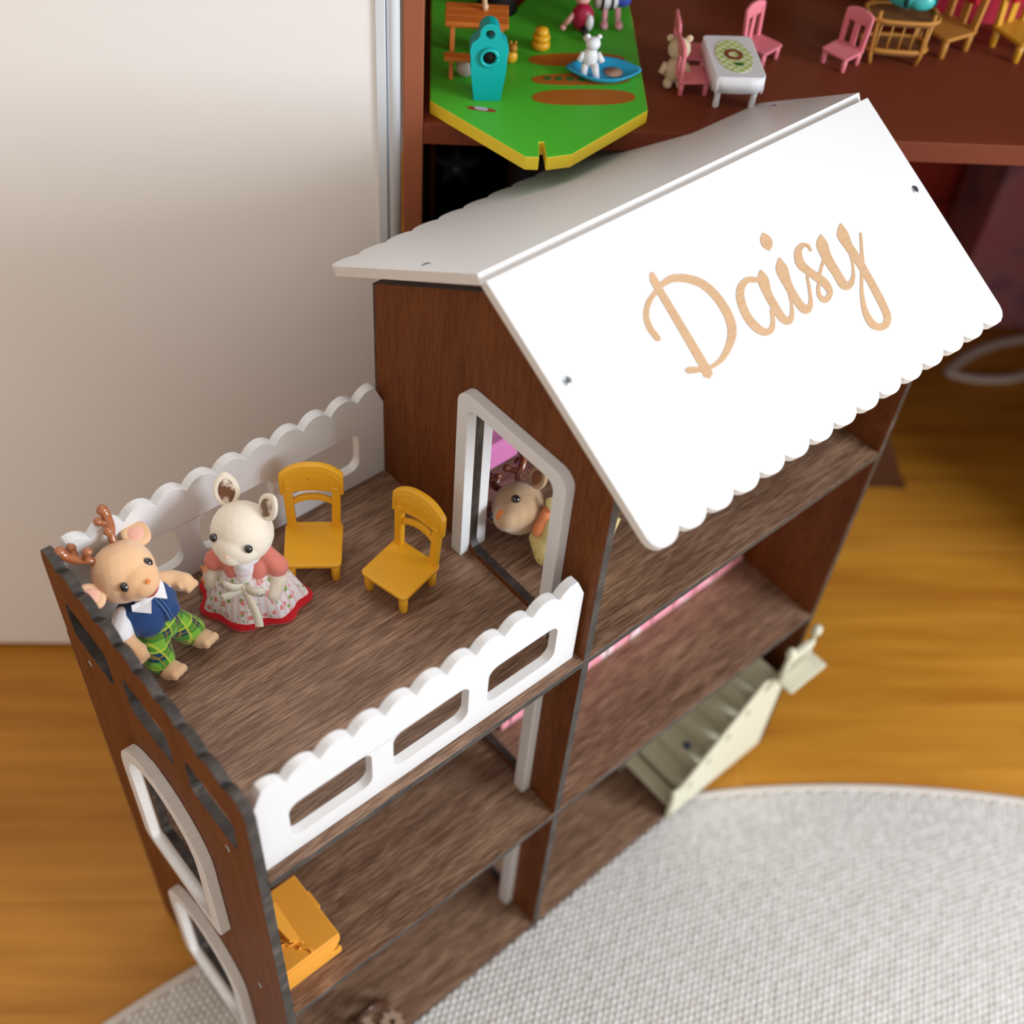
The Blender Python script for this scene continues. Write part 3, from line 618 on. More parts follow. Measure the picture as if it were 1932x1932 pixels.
    ribbon([(0,-.0225,.0440),(.0075,-.0270,.0450),(.0145,-.0265,.0440),(.0125,-.0250,.0405),(.0060,-.0240,.0415),(0,-.0225,.0438)],.0070,'loop',bw_)
    ribbon([(0,-.0230,.0435),(-.0080,-.0275,.0415),(-.0160,-.0300,.0390)],.0062,'tail',bw_)
    ribbon([(0,-.0230,.0430),(.0060,-.0310,.0370),(.0120,-.0395,.0270),(.0135,-.0440,.0215)],.0068,'tail',bw_)
rabbit()
def antler(name,base,H,sx,m,parent,s=1.0):
    b=Vector(base); V=lambda x,y,z:H@(b+Vector((sx*x*s,y*s,z*s)))
    bm=bmesh.new()
    tube_bm(bm,crv([V(0,0,-.003),V(.003,.001,.005),V(.010,.004,.012),V(.015,.008,.021),V(.016,.009,.028)],5),[.0036*s+.0018*s*(i/20)for i in range(21)],12)
    ell_bm(bm,V(.016,.009,.028),(.0060*s,)*3,None,2)
    tube_bm(bm,crv([V(.006,.002,.008),V(.003,-.005,.013),V(.001,-.009,.016)],4),.0034*s,10); ell_bm(bm,V(.001,-.009,.0165),(.0050*s,)*3,None,2)
    tube_bm(bm,crv([V(.011,.004,.013),V(.006,.008,.020),V(.005,.009,.024)],4),.0034*s,10); ell_bm(bm,V(.005,.009,.0225),(.0048*s,)*3,None,2)
    return bm_obj(name,bm,m,parent,True)
def deer():
    Z=Vector((-.15,.50,.86)).normalized(); f=Vector((.30,-.95,0)).normalized(); f=(f-Z*f.dot(Z)).normalized(); X=(-f).cross(Z).normalized()
    t=empty('toy_deer',basis((.0490,.1975,H2+.0040),X,-f,Z),'tan flocked toy deer in navy vest and green plaid trousers leaning in the balcony corner','toy figure')
    hc=(0,-.001,.0885); H=head_cam(t,hc,(.72,-.11,.68),(.50,.70,-.50)); cdv=cam_dir(t,H)
    el=[('e',hc,(.0250,.0235,.0235),H),('e',(0,-.014,.0830),(.0180,.0165,.0150),H),('e',(0,-.0225,.0800),(.0125,.0105,.0100),H),('c',(0,0,.045),(0,0,.074),.014,.011),
        ('c',(-.020,0,.058),(-.0320,-.004,.046),.0050,.0086),('c',(-.0320,-.004,.046),(-.0315,-.011,.036),.0086,.0078),
        ('c',(.020,-.001,.063),(.0280,-.005,.057),.0078,.0084),('c',(.0280,-.005,.057),(.0310,-.013,.053),.0084,.0078),
        ('c',(-.0125,0,.028),(-.0165,-.004,.006),.0085,.0080),('c',(.0125,0,.028),(.0185,-.004,.006),.0085,.0080)]
    for fx in (-.0172,.0190):
        el.append(('e',(fx,-.0095,.0045),(.0088,.0115,.0068)))
        for k in range(3): el.append(('e',(fx+(k-1)*.0048,-.0190,.0040),(.0030,.0042,.0042)))
    for sx,hx,hy,hz in ((-1,-.0315,-.0125,.0305),(1,.0312,-.0185,.0495)):
        for k in range(3): el.append(('e',(hx+(k-1)*.0040,hy,hz),(.0025,.0034,.0036)))
        el.append(('e',(hx-sx*.0068,hy+.003,hz+.005),(.0024,.0030,.0034)))
    blob('body',el,F_DEER,t)
    ear_mesh('ear',(-.0200,-.002,.0940),(-.0440,-.006,.0960),.0118,.0042,F_DEER,F_PINK,t,H,tuple(cdv),.58)
    ear_mesh('ear',(.0180,.004,.0970),(.0400,.010,.1000),.0118,.0042,F_DEER,F_PINK,t,H,tuple(cdv),.58)
    antler('antler',(-.0100,.0030,.1095),H,-1,ANT,t,.76); antler('antler',(.0100,.0030,.1095),H,1,ANT,t,.76)
    eyes(H,(0,-.001,.0885),.0125,-.0205,.001,t,.0036)
    ell('nose',H@Vector((0,-.0325,.0845)),(.0025,.0014,.0015),F_ORANGE,t,sub=2)
    tube('mouth',crv([H@Vector((-.0075,-.0268,.0735)),H@Vector((-.002,-.0300,.0720)),H@Vector((.005,-.0292,.0738))],4),[.0003]+[.0007]*7+[.0003],mat('mouth red',(.35,.03,.02),.5),t,8)
    blob('trousers',[('e',(0,.001,.0345),(.0200,.0160,.0130)),('c',(-.010,0,.030),(-.0165,-.001,.0135),.0120,.0125),('c',(.010,0,.030),(.0180,-.001,.0135),.0120,.0125)],C_PLAID,t,.0012)
    blob('shirt_sleeve',[('c',(-.019,0,.061),(-.0305,-.002,.052),.0080,.0100),('c',(.017,0,.063),(.0265,-.003,.057),.0080,.0092)],C_WHITE,t,.0011)
    blob('vest',[('e',(0,.001,.0520),(.0265,.0200,.0180)),('e',(0,.001,.0600),(.0262,.0165,.0100)),('e',(-.008,-.004,.043),(.0125,.0135,.0090)),('e',(.008,-.004,.043),(.0125,.0135,.0090))],C_NAVY,t,.0012)
    bm=bmesh.new(); tube_bm(bm,[(.0015,-.0160,.0620),(.0012,-.0195,.0560),(.0012,-.0204,.0490),(.0012,-.0190,.0400)],.0009,6); tube_bm(bm,[(.0040,-.0158,.0620),(.0042,-.0192,.0560),(.0042,-.0200,.0490),(.0042,-.0187,.0400)],.0006,6); bm_obj('button_placket',bm,C_STITCH,t,True)
    for sx in (-1,1):
        P=[(0,-.0165,.0650),(sx*.0150,-.0125,.0690),(sx*.0165,-.0110,.0640),(sx*.0085,-.0190,.0560)]
        bm=bmesh.new(); vs=[bm.verts.new(p) for p in P]; bm.faces.new(vs); o=bm_obj('collar',bm,C_WHITE,t); q_=o.modifiers.new('s','SOLIDIFY'); q_.thickness=.0014; q_.offset=0
    ell('shirt_front',(0,-.0110,.0655),(.0110,.0065,.0045),C_WHITE,t)
deer()
def girl():
    Z=Vector((-.36,.90,.10)).normalized(); f=Vector((-.70,.0,.75)); f=(f-Z*f.dot(Z)).normalized(); X=(-f).cross(Z).normalized()
    t=empty('toy_deer',basis((.3790,.0520,H2+.0250),X,-f,Z),'brown flocked toy deer in a yellow floral dress lying behind the white door frame','toy figure')
    hc=(0,0,.0910); H=head_cam(t,hc,(-.65,-.05,.75),(.64,.465,.55)); cdv=cam_dir(t,H)
    el=[('e',hc,(.0245,.0235,.0235),H),('e',(0,-.013,.0850),(.0175,.0160,.0145),H),('e',(0,-.0215,.0810),(.0115,.0100,.0095),H),('c',(0,0,.045),(0,0,.076),.014,.011),
        ('c',(-.019,0,.062),(-.0270,-.009,.042),.0078,.0080),('c',(.019,0,.062),(.0270,-.009,.042),.0078,.0080)]
    for sx in (-1,1):
        for k in range(3): el.append(('e',(sx*.027+(k-1)*.0038,-.012,.0330),(.0024,.0032,.0040)))
        el.append(('e',(sx*.0205,-.011,.0370),(.0023,.0030,.0036)))
    blob('body',el,F_GIRL,t,.0013)
    ear_mesh('ear',(-.019,.004,.1000),(-.0420,.002,.1080),.0100,.0042,F_GIRL,F_BROWN,t,H); ear_mesh('ear',(.019,.004,.1000),(.0420,.002,.1080),.0100,.0042,F_GIRL,F_BROWN,t,H)
    antler('antler',(-.0095,.0015,.1120),H,-1,ANTD,t,.8); antler('antler',(.0095,.0015,.1120),H,1,ANTD,t,.8)
    eyes(H,(0,0,.0890),.0155,-.0190,.003,t,.0036)
    ell('muzzle_mark',H@Vector((0,-.0262,.0850)),(.0065,.0055,.0045),F_ORANGE,t)
    bm=bmesh.new(); lathe_bm(bm,[(.029,.009),(.0295,.011),(.028,.017),(.025,.027),(.020,.038),(.015,.044)],64,None,lambda a,u:(1-u)*(.10*math.sin(6*a)+.04*math.sin(11*a+1)))
    for v in bm.verts: v.co.y*=.62
    bm_obj('skirt',bm,C_YEL,t,True)
    blob('bodice',[('e',(0,0,.053),(.0195,.0165,.0185)),('c',(-.015,0,.064),(-.0250,-.004,.051),.0088,.0105),('c',(.015,0,.064),(.0250,-.004,.051),.0088,.0105)],C_YEL,t,.0013)
    blob('collar',[('e',(-.006,-.0125,.0655),(.0095,.0050,.0050)),('e',(.006,-.0125,.0655),(.0095,.0050,.0050))],C_ORL,t,.0010)
    blob('apron_bow',[('e',(-.006,-.0200,.0420),(.0060,.0030,.0048)),('e',(.006,-.0200,.0420),(.0060,.0030,.0048)),('e',(0,-.019,.032),(.008,.003,.011))],C_WHITE,t,.0010)
    for i,(x,y,z) in enumerate(((.016,-.010,.062),(.020,-.004,.052))):
        ell('leaf_trim',(x,y-.008,z),(.0055,.0015,.0085),C_YEL,t,R=Euler((0,.4+i*.5,0)).to_matrix())
girl()
# ================================================================ OTHER TOYS IN THE HOUSE
def bench():
    t=empty('toy_bench',(.378,.2245,H2),'orchid pink plastic toy bench in the attic room behind the door','toy furniture')
    prism('seat',rrect(-.055,.052,-.018,.030,.006),[],lambda a,b,s:(a,b,.030 if s==0 else .036),[PINKL],t,.0015)
    P=[(-.055,.003),(.024,.003),(.034,.006),(.042,.014),(.048,.020),(.052,.0298),(-.055,.0298)]
    prism('front_apron',P,[],lambda a,b,s:(a,-.018 if s==0 else -.014,b),[PINKL],t,.0010)
    box('backrest',-.055,.052,.026,.032,.036,.075,PINKL,t,.002)
    box('cushion',-.048,.046,-.004,.022,.0365,.043,CREAM,t,.003)
    for x in (-.053,.030): box('leg',x,x+.006,-.012,.028,0,.0298,PINKL,t,.001)
bench()
def bed():
    t=empty('toy_bed',(.500,.185,H1),'pink floral fabric toy bed in the middle right room under the shelf','toy furniture')
    box('mattress',-.180,.184,-.082,.078,.004,.052,C_PINKF,t,.006)
    box('bed_skirt',-.181,.185,-.0835,.079,.0006,.012,C_PINKF,t,.0015)
    box('headboard',.1845,.1875,-.07,.07,.0006,.09,PINKP,t,.002)
    bm=bmesh.new(); 
    for i in range(11): tube_bm(bm,[(-.170+i*.034,-.0834,.003),(-.170+i*.034+.004,-.0838,.05)],.0014,6)
    bm_obj('pleat',bm,C_PINKF,t,True)
bed()
def orange():
    t=empty('toy_desk',(.034,.055,H1),'orange plastic toy desk with folded flap in the middle left room','toy furniture')
    # shell: top, front with scalloped notch, sides
    box('top',-.0295,.0285,-.0355,.0345,.0345,.0385,ORNG,t,.0014)
    P=[(-.0285,.0004),(.0255,.0004),(.0290,.0016),(.0288,.0050),(.0292,.0085),(.0275,.0115),(.0205,.0098),(.0200,.0125),(.0245,.0190),(.0280,.0270),(.0285,.0345),(-.0285,.0345)]
    prism('front_panel',P,[],lambda a,b,s:(a,-.0360 if s==0 else -.0325,b),[ORNG],t,.0008)
    prism('rear_panel',P,[],lambda a,b,s:(a,.0315 if s==0 else .0345,b),[ORNG],t,.0008)
    box('side_panel',.0235,.0262,-.0325,.0315,.0200,.0345,ORNG,t,.0008)
    box('side_panel',-.0285,-.0255,-.0325,.0315,.0004,.0345,ORNG,t,.0008)
    # folded flap leaning back on the top, and the scrolled arms beside it
    A=Vector((.0003,.0223,.0387)); B=Vector((-.0014,-.0192,.0387)); up_=Vector((-.016,0,.013)); bm=bmesh.new()
    q0=[A,B,B+up_*.55+Vector((0,.002,0)),A+up_]; vs=[bm.verts.new(p) for p in q0]; bm.faces.new(vs); f_=bm_obj('folded_flap',bm,ORNG,t); k_=f_.modifiers.new('s','SOLIDIFY'); k_.thickness=.0022; k_.offset=0
    tube('scroll_rim',crv([(-.0270,-.0100,.0392),(-.0164,-.0132,.0398),(-.0127,-.0143,.0400),(-.0106,-.0179,.0400),(-.0034,-.0188,.0400),(0,-.0222,.0392)],5),.0011,ORNG,t,8)
    tube('scroll_rim',crv([(-.0067,-.0254,.0392),(-.0045,-.0242,.0402),(-.0031,-.0258,.0402),(.0004,-.0299,.0400),(.0006,-.0344,.0392)],5),.0011,ORNG,t,8)
    box('corner_lug',.0285,.0305,-.0030,.0150,.0300,.0360,ORNG,t,.0008)
orange()
def stairs():
    t=empty('toy_staircase',(.60,.03,.0002),'cream plastic toy staircase with railed landing in the lower right room','toy furniture')
    off=Vector((.60,.03,0))
    P=[(.5125,.0),(.6815,.0),(.6815,.1755),(.6400,.1755),(.6370,.1820),(.5260,.0620),(.5200,.0600),(.5125,.0560)]
    Hs=[]
    for k in range(5):
        x=.5360+k*.0262; z=.0420+k*.0275; Hs.append([(x,z),(x+.0085,z+.001),(x+.0105,z+.0125),(x+.002,z+.0105)])
    for y in (-.0040,.0790): prism('stringer',P,Hs,lambda a,b,s:(a,y+(0 if s==0 else .0035),b),[CREAM],t,.0006,off)
    for k in range(6):
        x=.5185+k*.0203; z=.0160+k*.0262
        P2=[(x,.0790),(x,.0030),(x+.003,-.0002),(x+.021,-.0002),(x+.021,.0790)]
        tr=prism('tread',P2,[],lambda a,b,s:(a,b,z-.0022+(.0022 if s==0 else 0)),[CREAM],t,.0006,off)
        box('tread_lip',x,x+.0012,.003,.0785,z,z+.0016,CREAM,tr,.0004,off=off)
    bm=bmesh.new(); vs=[bm.verts.new(Vector(p)-off) for p in ((.545,.0005,.014),(.545,.0785,.014),(.665,.0785,.170),(.665,.0005,.170))]; bm.faces.new(vs); o=bm_obj('under_panel',bm,CREAM,t); q_=o.modifiers.new('s','SOLIDIFY'); q_.thickness=.002
    # landing slab jutting out in front of the gable panel, railed along its far edge
    box('landing',.6500,.7135,-.0310,-.0045,.1758,.1800,CREAM,t,.0008,off=off)
    for x,zt in ((.6545,.2380),(.6960,.2470)):
        o=lathe('newel_post',[(.0034,.18),(.0034,.218),(.0026,.222),(.0026,zt-.014),(.0058,zt-.010),(.0058,zt-.002),(.003,zt)],CREAM,t,12,BM=Matrix.Translation((x-.60,-.0105-.03,0)))
    box('handrail',.6530,.6980,-.0145,-.0065,.2140,.2230,CREAM,t,.0018,off=off)
    for k in range(5):
        x=.6615+k*.0072; box('baluster',x,x+.0028,-.0120,-.0092,.1800,.2142,CREAM,t,.0004,off=off)
    for y in (-.0022,.0808):
        bm=bmesh.new(); lathe_bm(bm,[(.0032,0),(.0032,.050),(.0050,.054),(.0050,.058),(.0022,.062)],12,Matrix.Translation((.5155-.60,y-.03,0))); bm_obj('newel_post',bm,CREAM,t,True)
    # blue star sticker on the third tread
    bm=bmesh.new(); c=Vector((.5675-.60,.030-.03,.0688)); pts=[bm.verts.new(c+Vector(((.0095 if k%2==0 else .0032)*math.cos(math.pi*k/8),(.0095 if k%2==0 else .0032)*math.sin(math.pi*k/8),0))) for k in range(16)]; bm.faces.new(pts); bm_obj('star_sticker',bm,mat('navy print',(.03,.05,.22),.4),t)
stairs()
def cup():
    t=empty('toy_tub',(.040,.215,.0002),'small blue plastic tub inside the lower left arched window','toy'); lathe('tub_wall',[(.018,0),(.022,.002),(.027,.05),(.0275,.052),(.025,.052),(.0235,.006)],mat('deep blue plastic',(.01,.10,.42),.35),t,24)
    tube('handle',crv([(.0,-.027,.048),(.0,-.02,.066),(0,0,.072),(0,.02,.066),(0,.027,.048)],4),.0015,WHP,t,8)
cup()
def ring():
    t=empty('wooden_gear_toy',(.098,.034,.0002),'dark brown wooden ring standing in toothed birch pieces, bottom left room','toy')
    bm=bmesh.new(); P=crv([(-.017,0,.006),(-.0155,0,.019),(-.004,0,.0255),(.008,0,.020),(.0165,0,.009),(.020,0,.002)],6)
    tube_bm(bm,P,.0040,12); bm_obj('ring',bm,mat('dark polished wood',(.075,.030,.014),.25,.5),t,True)
    def gear(cx,cy,r,n,nm):
        Pq=[]
        for k in range(n*4):
            a=2*math.pi*k/(n*4); rr=r*(1.0 if k%4<2 else .80); Pq.append((cx+rr*math.cos(a),cy+rr*math.sin(a)))
        prism(nm,Pq,[[(cx+.25*r*math.cos(2*math.pi*k/12),cy+.25*r*math.sin(2*math.pi*k/12)) for k in range(12)]],lambda a,b,s:(a,b,.0012+(0 if s==0 else .0036)),[mat('plain plywood',(.42,.28,.20),.6,.3),WE],t,.0003)
    gear(-.014,-.004,.013,9,'gear'); gear(.013,-.021,.013,8,'gear')
ring()
# ================================================================ SHELF AND WHAT STANDS ON IT (room frame)
SZ=.7725
def rroot(name,s,d,z,label,cat,rz=0,group=None): return empty(name,RM@Tm(s,d,z,rz),label,cat,group)
sh=empty('shelving_unit',RM@Tm(.485,0,FZ),'rust brown laminate shelving unit holding the toys behind the dollhouse','shelf')
o_=Vector((.485,0,FZ))
box('side_panel',.4865,.5035,0,1.10,FZ,1.9,mat('rust laminate painted lit',(.33,.105,.05),.5,.25),sh,.001,off=o_)  # lighter copy of the shelf laminate, with the light put into its colour
box('side_panel',1.60,1.618,0,1.10,FZ,1.9,SHELFM,sh,.001,off=o_); box('shelf_board',.5037,1.5998,0,1.10,1.12,1.1405,SHELFM,sh,.0012,off=o_)  # right panel and upper board are unseen, added to shade the shelf and floor
box('shelf_board',.5037,1.5998,0,1.10,.752,SZ,SHELFM,sh,.0012,off=o_)
box('back_panel',.5037,1.5998,1.1005,1.106,.74,1.9,SHELFM,sh,0,off=o_)
# dark cupboard added to stand for the shade under the left of the shelf
cb=rroot('dark_shade_box',.50,.0,FZ,'near-black open cupboard put in for the shade under the shelf, behind the roof','shade box')
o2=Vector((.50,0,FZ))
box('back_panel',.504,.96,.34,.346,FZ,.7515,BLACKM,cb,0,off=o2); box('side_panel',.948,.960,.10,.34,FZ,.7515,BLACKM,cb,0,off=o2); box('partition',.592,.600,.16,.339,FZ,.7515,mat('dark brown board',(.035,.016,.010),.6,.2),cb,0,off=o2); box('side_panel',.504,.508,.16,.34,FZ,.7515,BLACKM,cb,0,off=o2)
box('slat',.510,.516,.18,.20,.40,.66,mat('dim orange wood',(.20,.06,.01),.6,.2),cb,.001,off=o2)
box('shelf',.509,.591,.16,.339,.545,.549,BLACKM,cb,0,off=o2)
def star():
    t=rroot('plush_star',.5395,.235,.5492,'grey-blue plush star in the dark space under the shelf','toy')
    P=[]
    for k in range(10): 
        a=math.pi/2+math.pi*k/5; r=.030 if k%2==0 else .011; P.append((r*math.cos(a),.030+r*math.sin(a)))
    prism('star_body',P,[],lambda a,b,s:(a,-.006 if s==0 else .006,b),[mat('grey blue plush',(.16,.19,.30),.9,.1)],t,.004)
    ell('button',(0,-.0075,.030),(.004,.002,.004),WHP,t,sub=2)
star()
# green play board
def board():
    t=rroot('play_board',.60,.05,SZ+.0002,'green hexagonal wooden play board with yellow edge overhanging the shelf','play board')
    o=Vector((.60,.05,0)); th=.0130
    P=[(.509,.015),(.588,-.0660),(.5995,-.0662),(.6005,-.043),(.6045,-.043),(.6055,-.0662),(.627,-.0600),(.699,.013),(.702,.181),(.700,.30),(.620,.235),(.600,.205),(.578,.165),(.565,.190),(.509,.27)]
    prism('board',P,[],lambda a,b,s:(a,b,th if s==0 else 0),[GREENB,YEL],t,.0012,o)
    def patch(x0,x1,y0,y1,nm='printed_patch',m=PATCH,sk=.004,z=th):
        n=28; Pq=[]
        for k in range(n):
            a=2*math.pi*k/n; cx,cy=math.cos(a),math.sin(a); sx=abs(cx)**.7*(1 if cx>0 else -1); sy=abs(cy)**.9*(1 if cy>0 else -1)
            Pq.append(((x0+x1)/2+(x1-x0)/2*sx,(y0+y1)/2+(y1-y0)/2*sy+sk*sx))
        prism(nm,Pq,[],lambda a,b,s:(a,b,z+.0001+(.0003 if s==0 else 0)),[m],t,0,o)
    patch(.598,.687,.083,.106); patch(.599,.688,.050,.070); patch(.598,.690,.017,.043)
    for k in range(5): patch(.610+k*.010,.617+k*.010,.056,.062,'printed_sprout',mat('print green dark',(.03,.15,.03),.6),0,th+.0004)
    patch(.541,.566,.001,.0065,'printed_ladder',mat('print rust',(.35,.03,.02),.6),-.002); patch(.547,.559,.0015,.0065,'printed_ladder',mat('print lilac',(.50,.48,.60),.6),-.001,th+.0004)
board(); BZ=SZ+.0134
def picnic():
    t=rroot('toy_picnic_table',.549,.078,BZ,'orange-brown wooden toy picnic table on the green board','toy furniture',-.03)
    for k in range(3): box('table_plank',-.0275,.0275,-.018+k*.0122,-.0065+k*.0122,.0440,.0480,TANW,t,.0006)
    for y in (-.034,.026): box('bench_plank',-.0275,.0275,y,y+.009,.0200,.0240,TANW,t,.0006)
    for sx in (-1,1):
        for sy in (-1,1):
            bm=bmesh.new(); box_bm(bm,-.002,.002,-.0028,.0028,0,.044)
            for v in bm.verts: v.co=Vector((v.co.x+sx*.021,v.co.y+sy*(.026-.018*v.co.z/.044),v.co.z))
            bevel(bm_obj('leg',bm,TANW,t),.0004)
        box('cross_bar',sx*.021-.0018,sx*.021+.0018,-.032,.032,.0165,.0200,TANW,t,.0003)
    sp=rroot('toy_spoon',.5560,.084,BZ+.0482,'pale wooden toy stick standing on the picnic table top','toy'); tube('handle',[(0,0,0),(-.002,.002,.02),(-.004,.004,.045)],[.0026,.0020,.0018],mat('pale wood',(.70,.50,.30),.6),sp,8); ell('spoon_bowl',(0,0,.0030),(.0030,.0026,.0028),MATS['pale wood'],sp,sub=2)
picnic()
def teal():
    t=rroot('toy_birdhouse',.5580,.0245,BZ,'teal plastic toy birdhouse with round hole and ring top on the green board','toy',.05)
    P=[(-.0115,0),(.0115,0),(.0150,.026),(.0155,.040),(.0165,.046),(.0150,.052),(.0100,.056)]
    for k in range(9):
        a=math.radians(-10+200*k/8); P.append((.0088*math.cos(a),.060+.0095*math.sin(a)))
    P+=[(-.0100,.056),(-.0150,.052),(-.0165,.046),(-.0155,.040),(-.0150,.026)]
    prism('body',P,[[(.0040*math.cos(2*math.pi*k/16),.0600+.0040*math.sin(2*math.pi*k/16)) for k in range(16)]],lambda a,b,s:(a,-.007 if s==0 else .007,b),[TEAL],t,.0012)
    bm=bmesh.new(); R=.0072
    for k in range(1): tube_bm(bm,[(R*math.cos(2*math.pi*j/20),-.0078,.040+R*math.sin(2*math.pi*j/20)) for j in range(21)],.0018,8)
    bm_obj('hole_rim',bm,TEAL,t,True)
    lathe('hole',[(.0052,0),(.0052,.0004)],BLACKM,t,20,M=Matrix.Translation((0,-.0072,.040))@Matrix.Rotation(math.pi/2,4,'X'))
teal()
def simple(name,label,cat,s,d,z,parts,rz=0,group=None):
    t=rroot(name,s,d,z,label,cat,rz,group)
    for p in parts:
        if p[0]=='e': ell(p[1],p[2],p[3],p[4],t,sub=2)
        elif p[0]=='t': tube(p[1],p[2],p[3],p[4],t,10)
        elif p[0]=='b': box(p[1],*p[2],p[3],t,.001)
        elif p[0]=='l': lathe(p[1],p[2],p[3],t,20)
    return t
simple('toy_egg','pale grey toy egg on the green board behind the teal birdhouse','toy',.5395,.056,BZ,[('e','shell',(0,0,.0095),(.0080,.0075,.0095),mat('grey eggshell',(.50,.44,.38),.5)),('e','shell_top',(0,0,.0165),(.005,.005,.003),MATS['grey eggshell'])])
simple('toy_squirrel','small gold toy animal beside the orange picnic table','toy',.5815,.083,BZ,[('e','body',(0,0,.0065),(.0060,.0048,.0065),GOLD),('e','head',(.0012,-.001,.0150),(.0040,.0040,.0040),mat('brass brown',(.45,.20,.02),.35,.5)),('e','ear',(-.001,0,.0195),(.0012,.001,.0022),MATS['brass brown']),('e','ear',(.0032,0,.0195),(.0012,.001,.0022),MATS['brass brown']),('t','tail',[(-.004,.002,.004),(-.0085,.003,.008),(-.0085,.002,.015)],[.001,.0028,.002],MATS['brass brown'])])
simple('toy_beehive','small stacked gold toy beehive on the middle of the green board','toy',.6100,.1120,BZ,[('l','lower_ring',[(.006,0),(.0085,.002),(.0085,.006),(.0070,.008)],GOLD),('l','middle_ring',[(.0065,.0082),(.0080,.0095),(.0080,.0125),(.0065,.0138)],GOLD),('l','top_ring',[(.0055,.014),(.0065,.0155),(.0055,.019),(.002,.0205)],GOLD)])
def plate():
    t=rroot('toy_boat_dish',.6640,.0680,BZ+.0006,'bright blue lemon-shaped toy dish on the green board','toy')
    n=40; P=[];Q=[]
    for k in range(n):
        a=2*math.pi*k/n; r=1+.20*max(0,abs(math.cos(a)))**14; P.append((.0285*math.cos(a)*r,.0205*math.sin(a))); 
    rings=[(.62,0),(.80,.0012),(1.0,.0060),(1.0,.0072),(.90,.0066),(.72,.0028)]
    bm=bmesh.new(); RR_=[]
    for f_,z in rings: RR_.append([bm.verts.new((x*f_,y*f_,z)) for x,y in P])
    for a,b in zip(RR_,RR_[1:]):
        for k in range(n): bm.faces.new([a[k],a[(k+1)%n],b[(k+1)%n],b[k]])
    bm.faces.new(RR_[0][::-1]); bm.faces.new(RR_[-1]); bm_obj('dish',bm,BLUEP,t,True)
    lathe('printed_cookie',[(.0085,0),(.0085,.0006)],mat('biscuit print',(.50,.30,.22),.6),t,24,M=Matrix.Translation((.009,0,.0030)))
plate()
simple('toy_bear','small white toy bear standing in the blue dish','toy',.6500,.0640,BZ+.0036,[('e','body',(0,0,.0155),(.0075,.0065,.0100),WHP),('e','head',(.001,-.001,.0290),(.0068,.0062,.0062),WHP),('e','ear',(-.004,0,.0350),(.0024,.0016,.0024),WHP),('e','ear',(.006,0,.0350),(.0024,.0016,.0024),WHP),('t','leg',[(-.004,-.002,.010),(-.0045,-.004,.0)],[.0035,.0032],WHP),('t','leg',[(.004,-.004,.012),(.0065,-.008,.0)],[.0035,.0032],WHP),('t','arm',[(-.006,0,.020),(-.010,-.003,.013)],[.0028,.0026],WHP),('t','arm',[(.006,0,.020),(.011,-.003,.013)],[.0028,.0026],WHP)])
simple('toy_doll','crimson and pink toy doll fallen forward at the back of the green board','toy figure',.6500,.1450,BZ,[('e','dress',(0,.002,.014),(.011,.010,.014),mat('crimson plastic',(.38,.006,.05),.4)),('e','dress_panel',(.006,-.006,.013),(.004,.005,.008),WHP),('e','head',(-.001,.008,.031),(.008,.008,.008),mat('pink skin plastic',(.75,.40,.36),.5)),('e','hair',(-.001,.011,.034),(.0085,.008,.008),mat('dark hair plastic',(.03,.02,.02),.4)),('t','leg',[(.001,-.006,.008),(.003,-.014,.004)],[.003,.0028],mat('navy black plastic',(.01,.012,.02),.4)),('e','shoe',(.004,-.017,.0035),(.004,.0045,.0035),WHP),('t','arm',[(-.008,0,.018),(-.017,-.003,.008)],[.0028,.0024],MATS['pink skin plastic']),('e','hand',(-.018,-.0035,.0060),(.003,.003,.003),MATS['pink skin plastic'])])
simple('toy_zebra','black and white striped toy animal in blue shorts behind the crimson doll','toy figure',.6760,.1680,BZ,[('t','body',[(-.014,-.004,.026),(-.004,-.003,.026),(.006,-.002,.026)],[.0105,.0115,.0105],WHP),('t','stripe',[(-.0095,-.0035,.026),(-.0070,-.0033,.026)],[.0119,.0121],BLACKM),('t','stripe',[(.0000,-.0027,.026),(.0020,-.0025,.026)],[.0121,.0120],BLACKM),('e','shorts',(.0125,-.001,.026),(.0090,.0095,.0100),mat('royal blue plastic',(.05,.10,.50),.4)),('e','cap',(.0220,.004,.030),(.0075,.0070,.0075),REDP),('t','leg',[(-.004,-.008,.018),(-.004,-.014,.0060)],[.0028,.0026],mat('light pink plastic',(.80,.40,.45),.4)),('t','leg',[(.008,-.008,.018),(.009,-.013,.0060)],[.0028,.0026],MATS['light pink plastic']),('e','foot',(-.004,-.0155,.0042),(.0040,.0058,.0042),MATS['light pink plastic']),('e','foot',(.010,-.0145,.0042),(.0040,.0058,.0042),MATS['light pink plastic']),('e','head',(-.020,.004,.040),(.010,.010,.010),WHP)])
simple('toy_stump','black toy stump at the back left of the green board','toy',.572,.186,BZ,[('l','bark',[(.020,0),(.018,.006),(.018,.045),(.016,.047)],BLACKM),('l','cut_top',[(.015,.0472),(.0145,.0482)],BROWN2)])
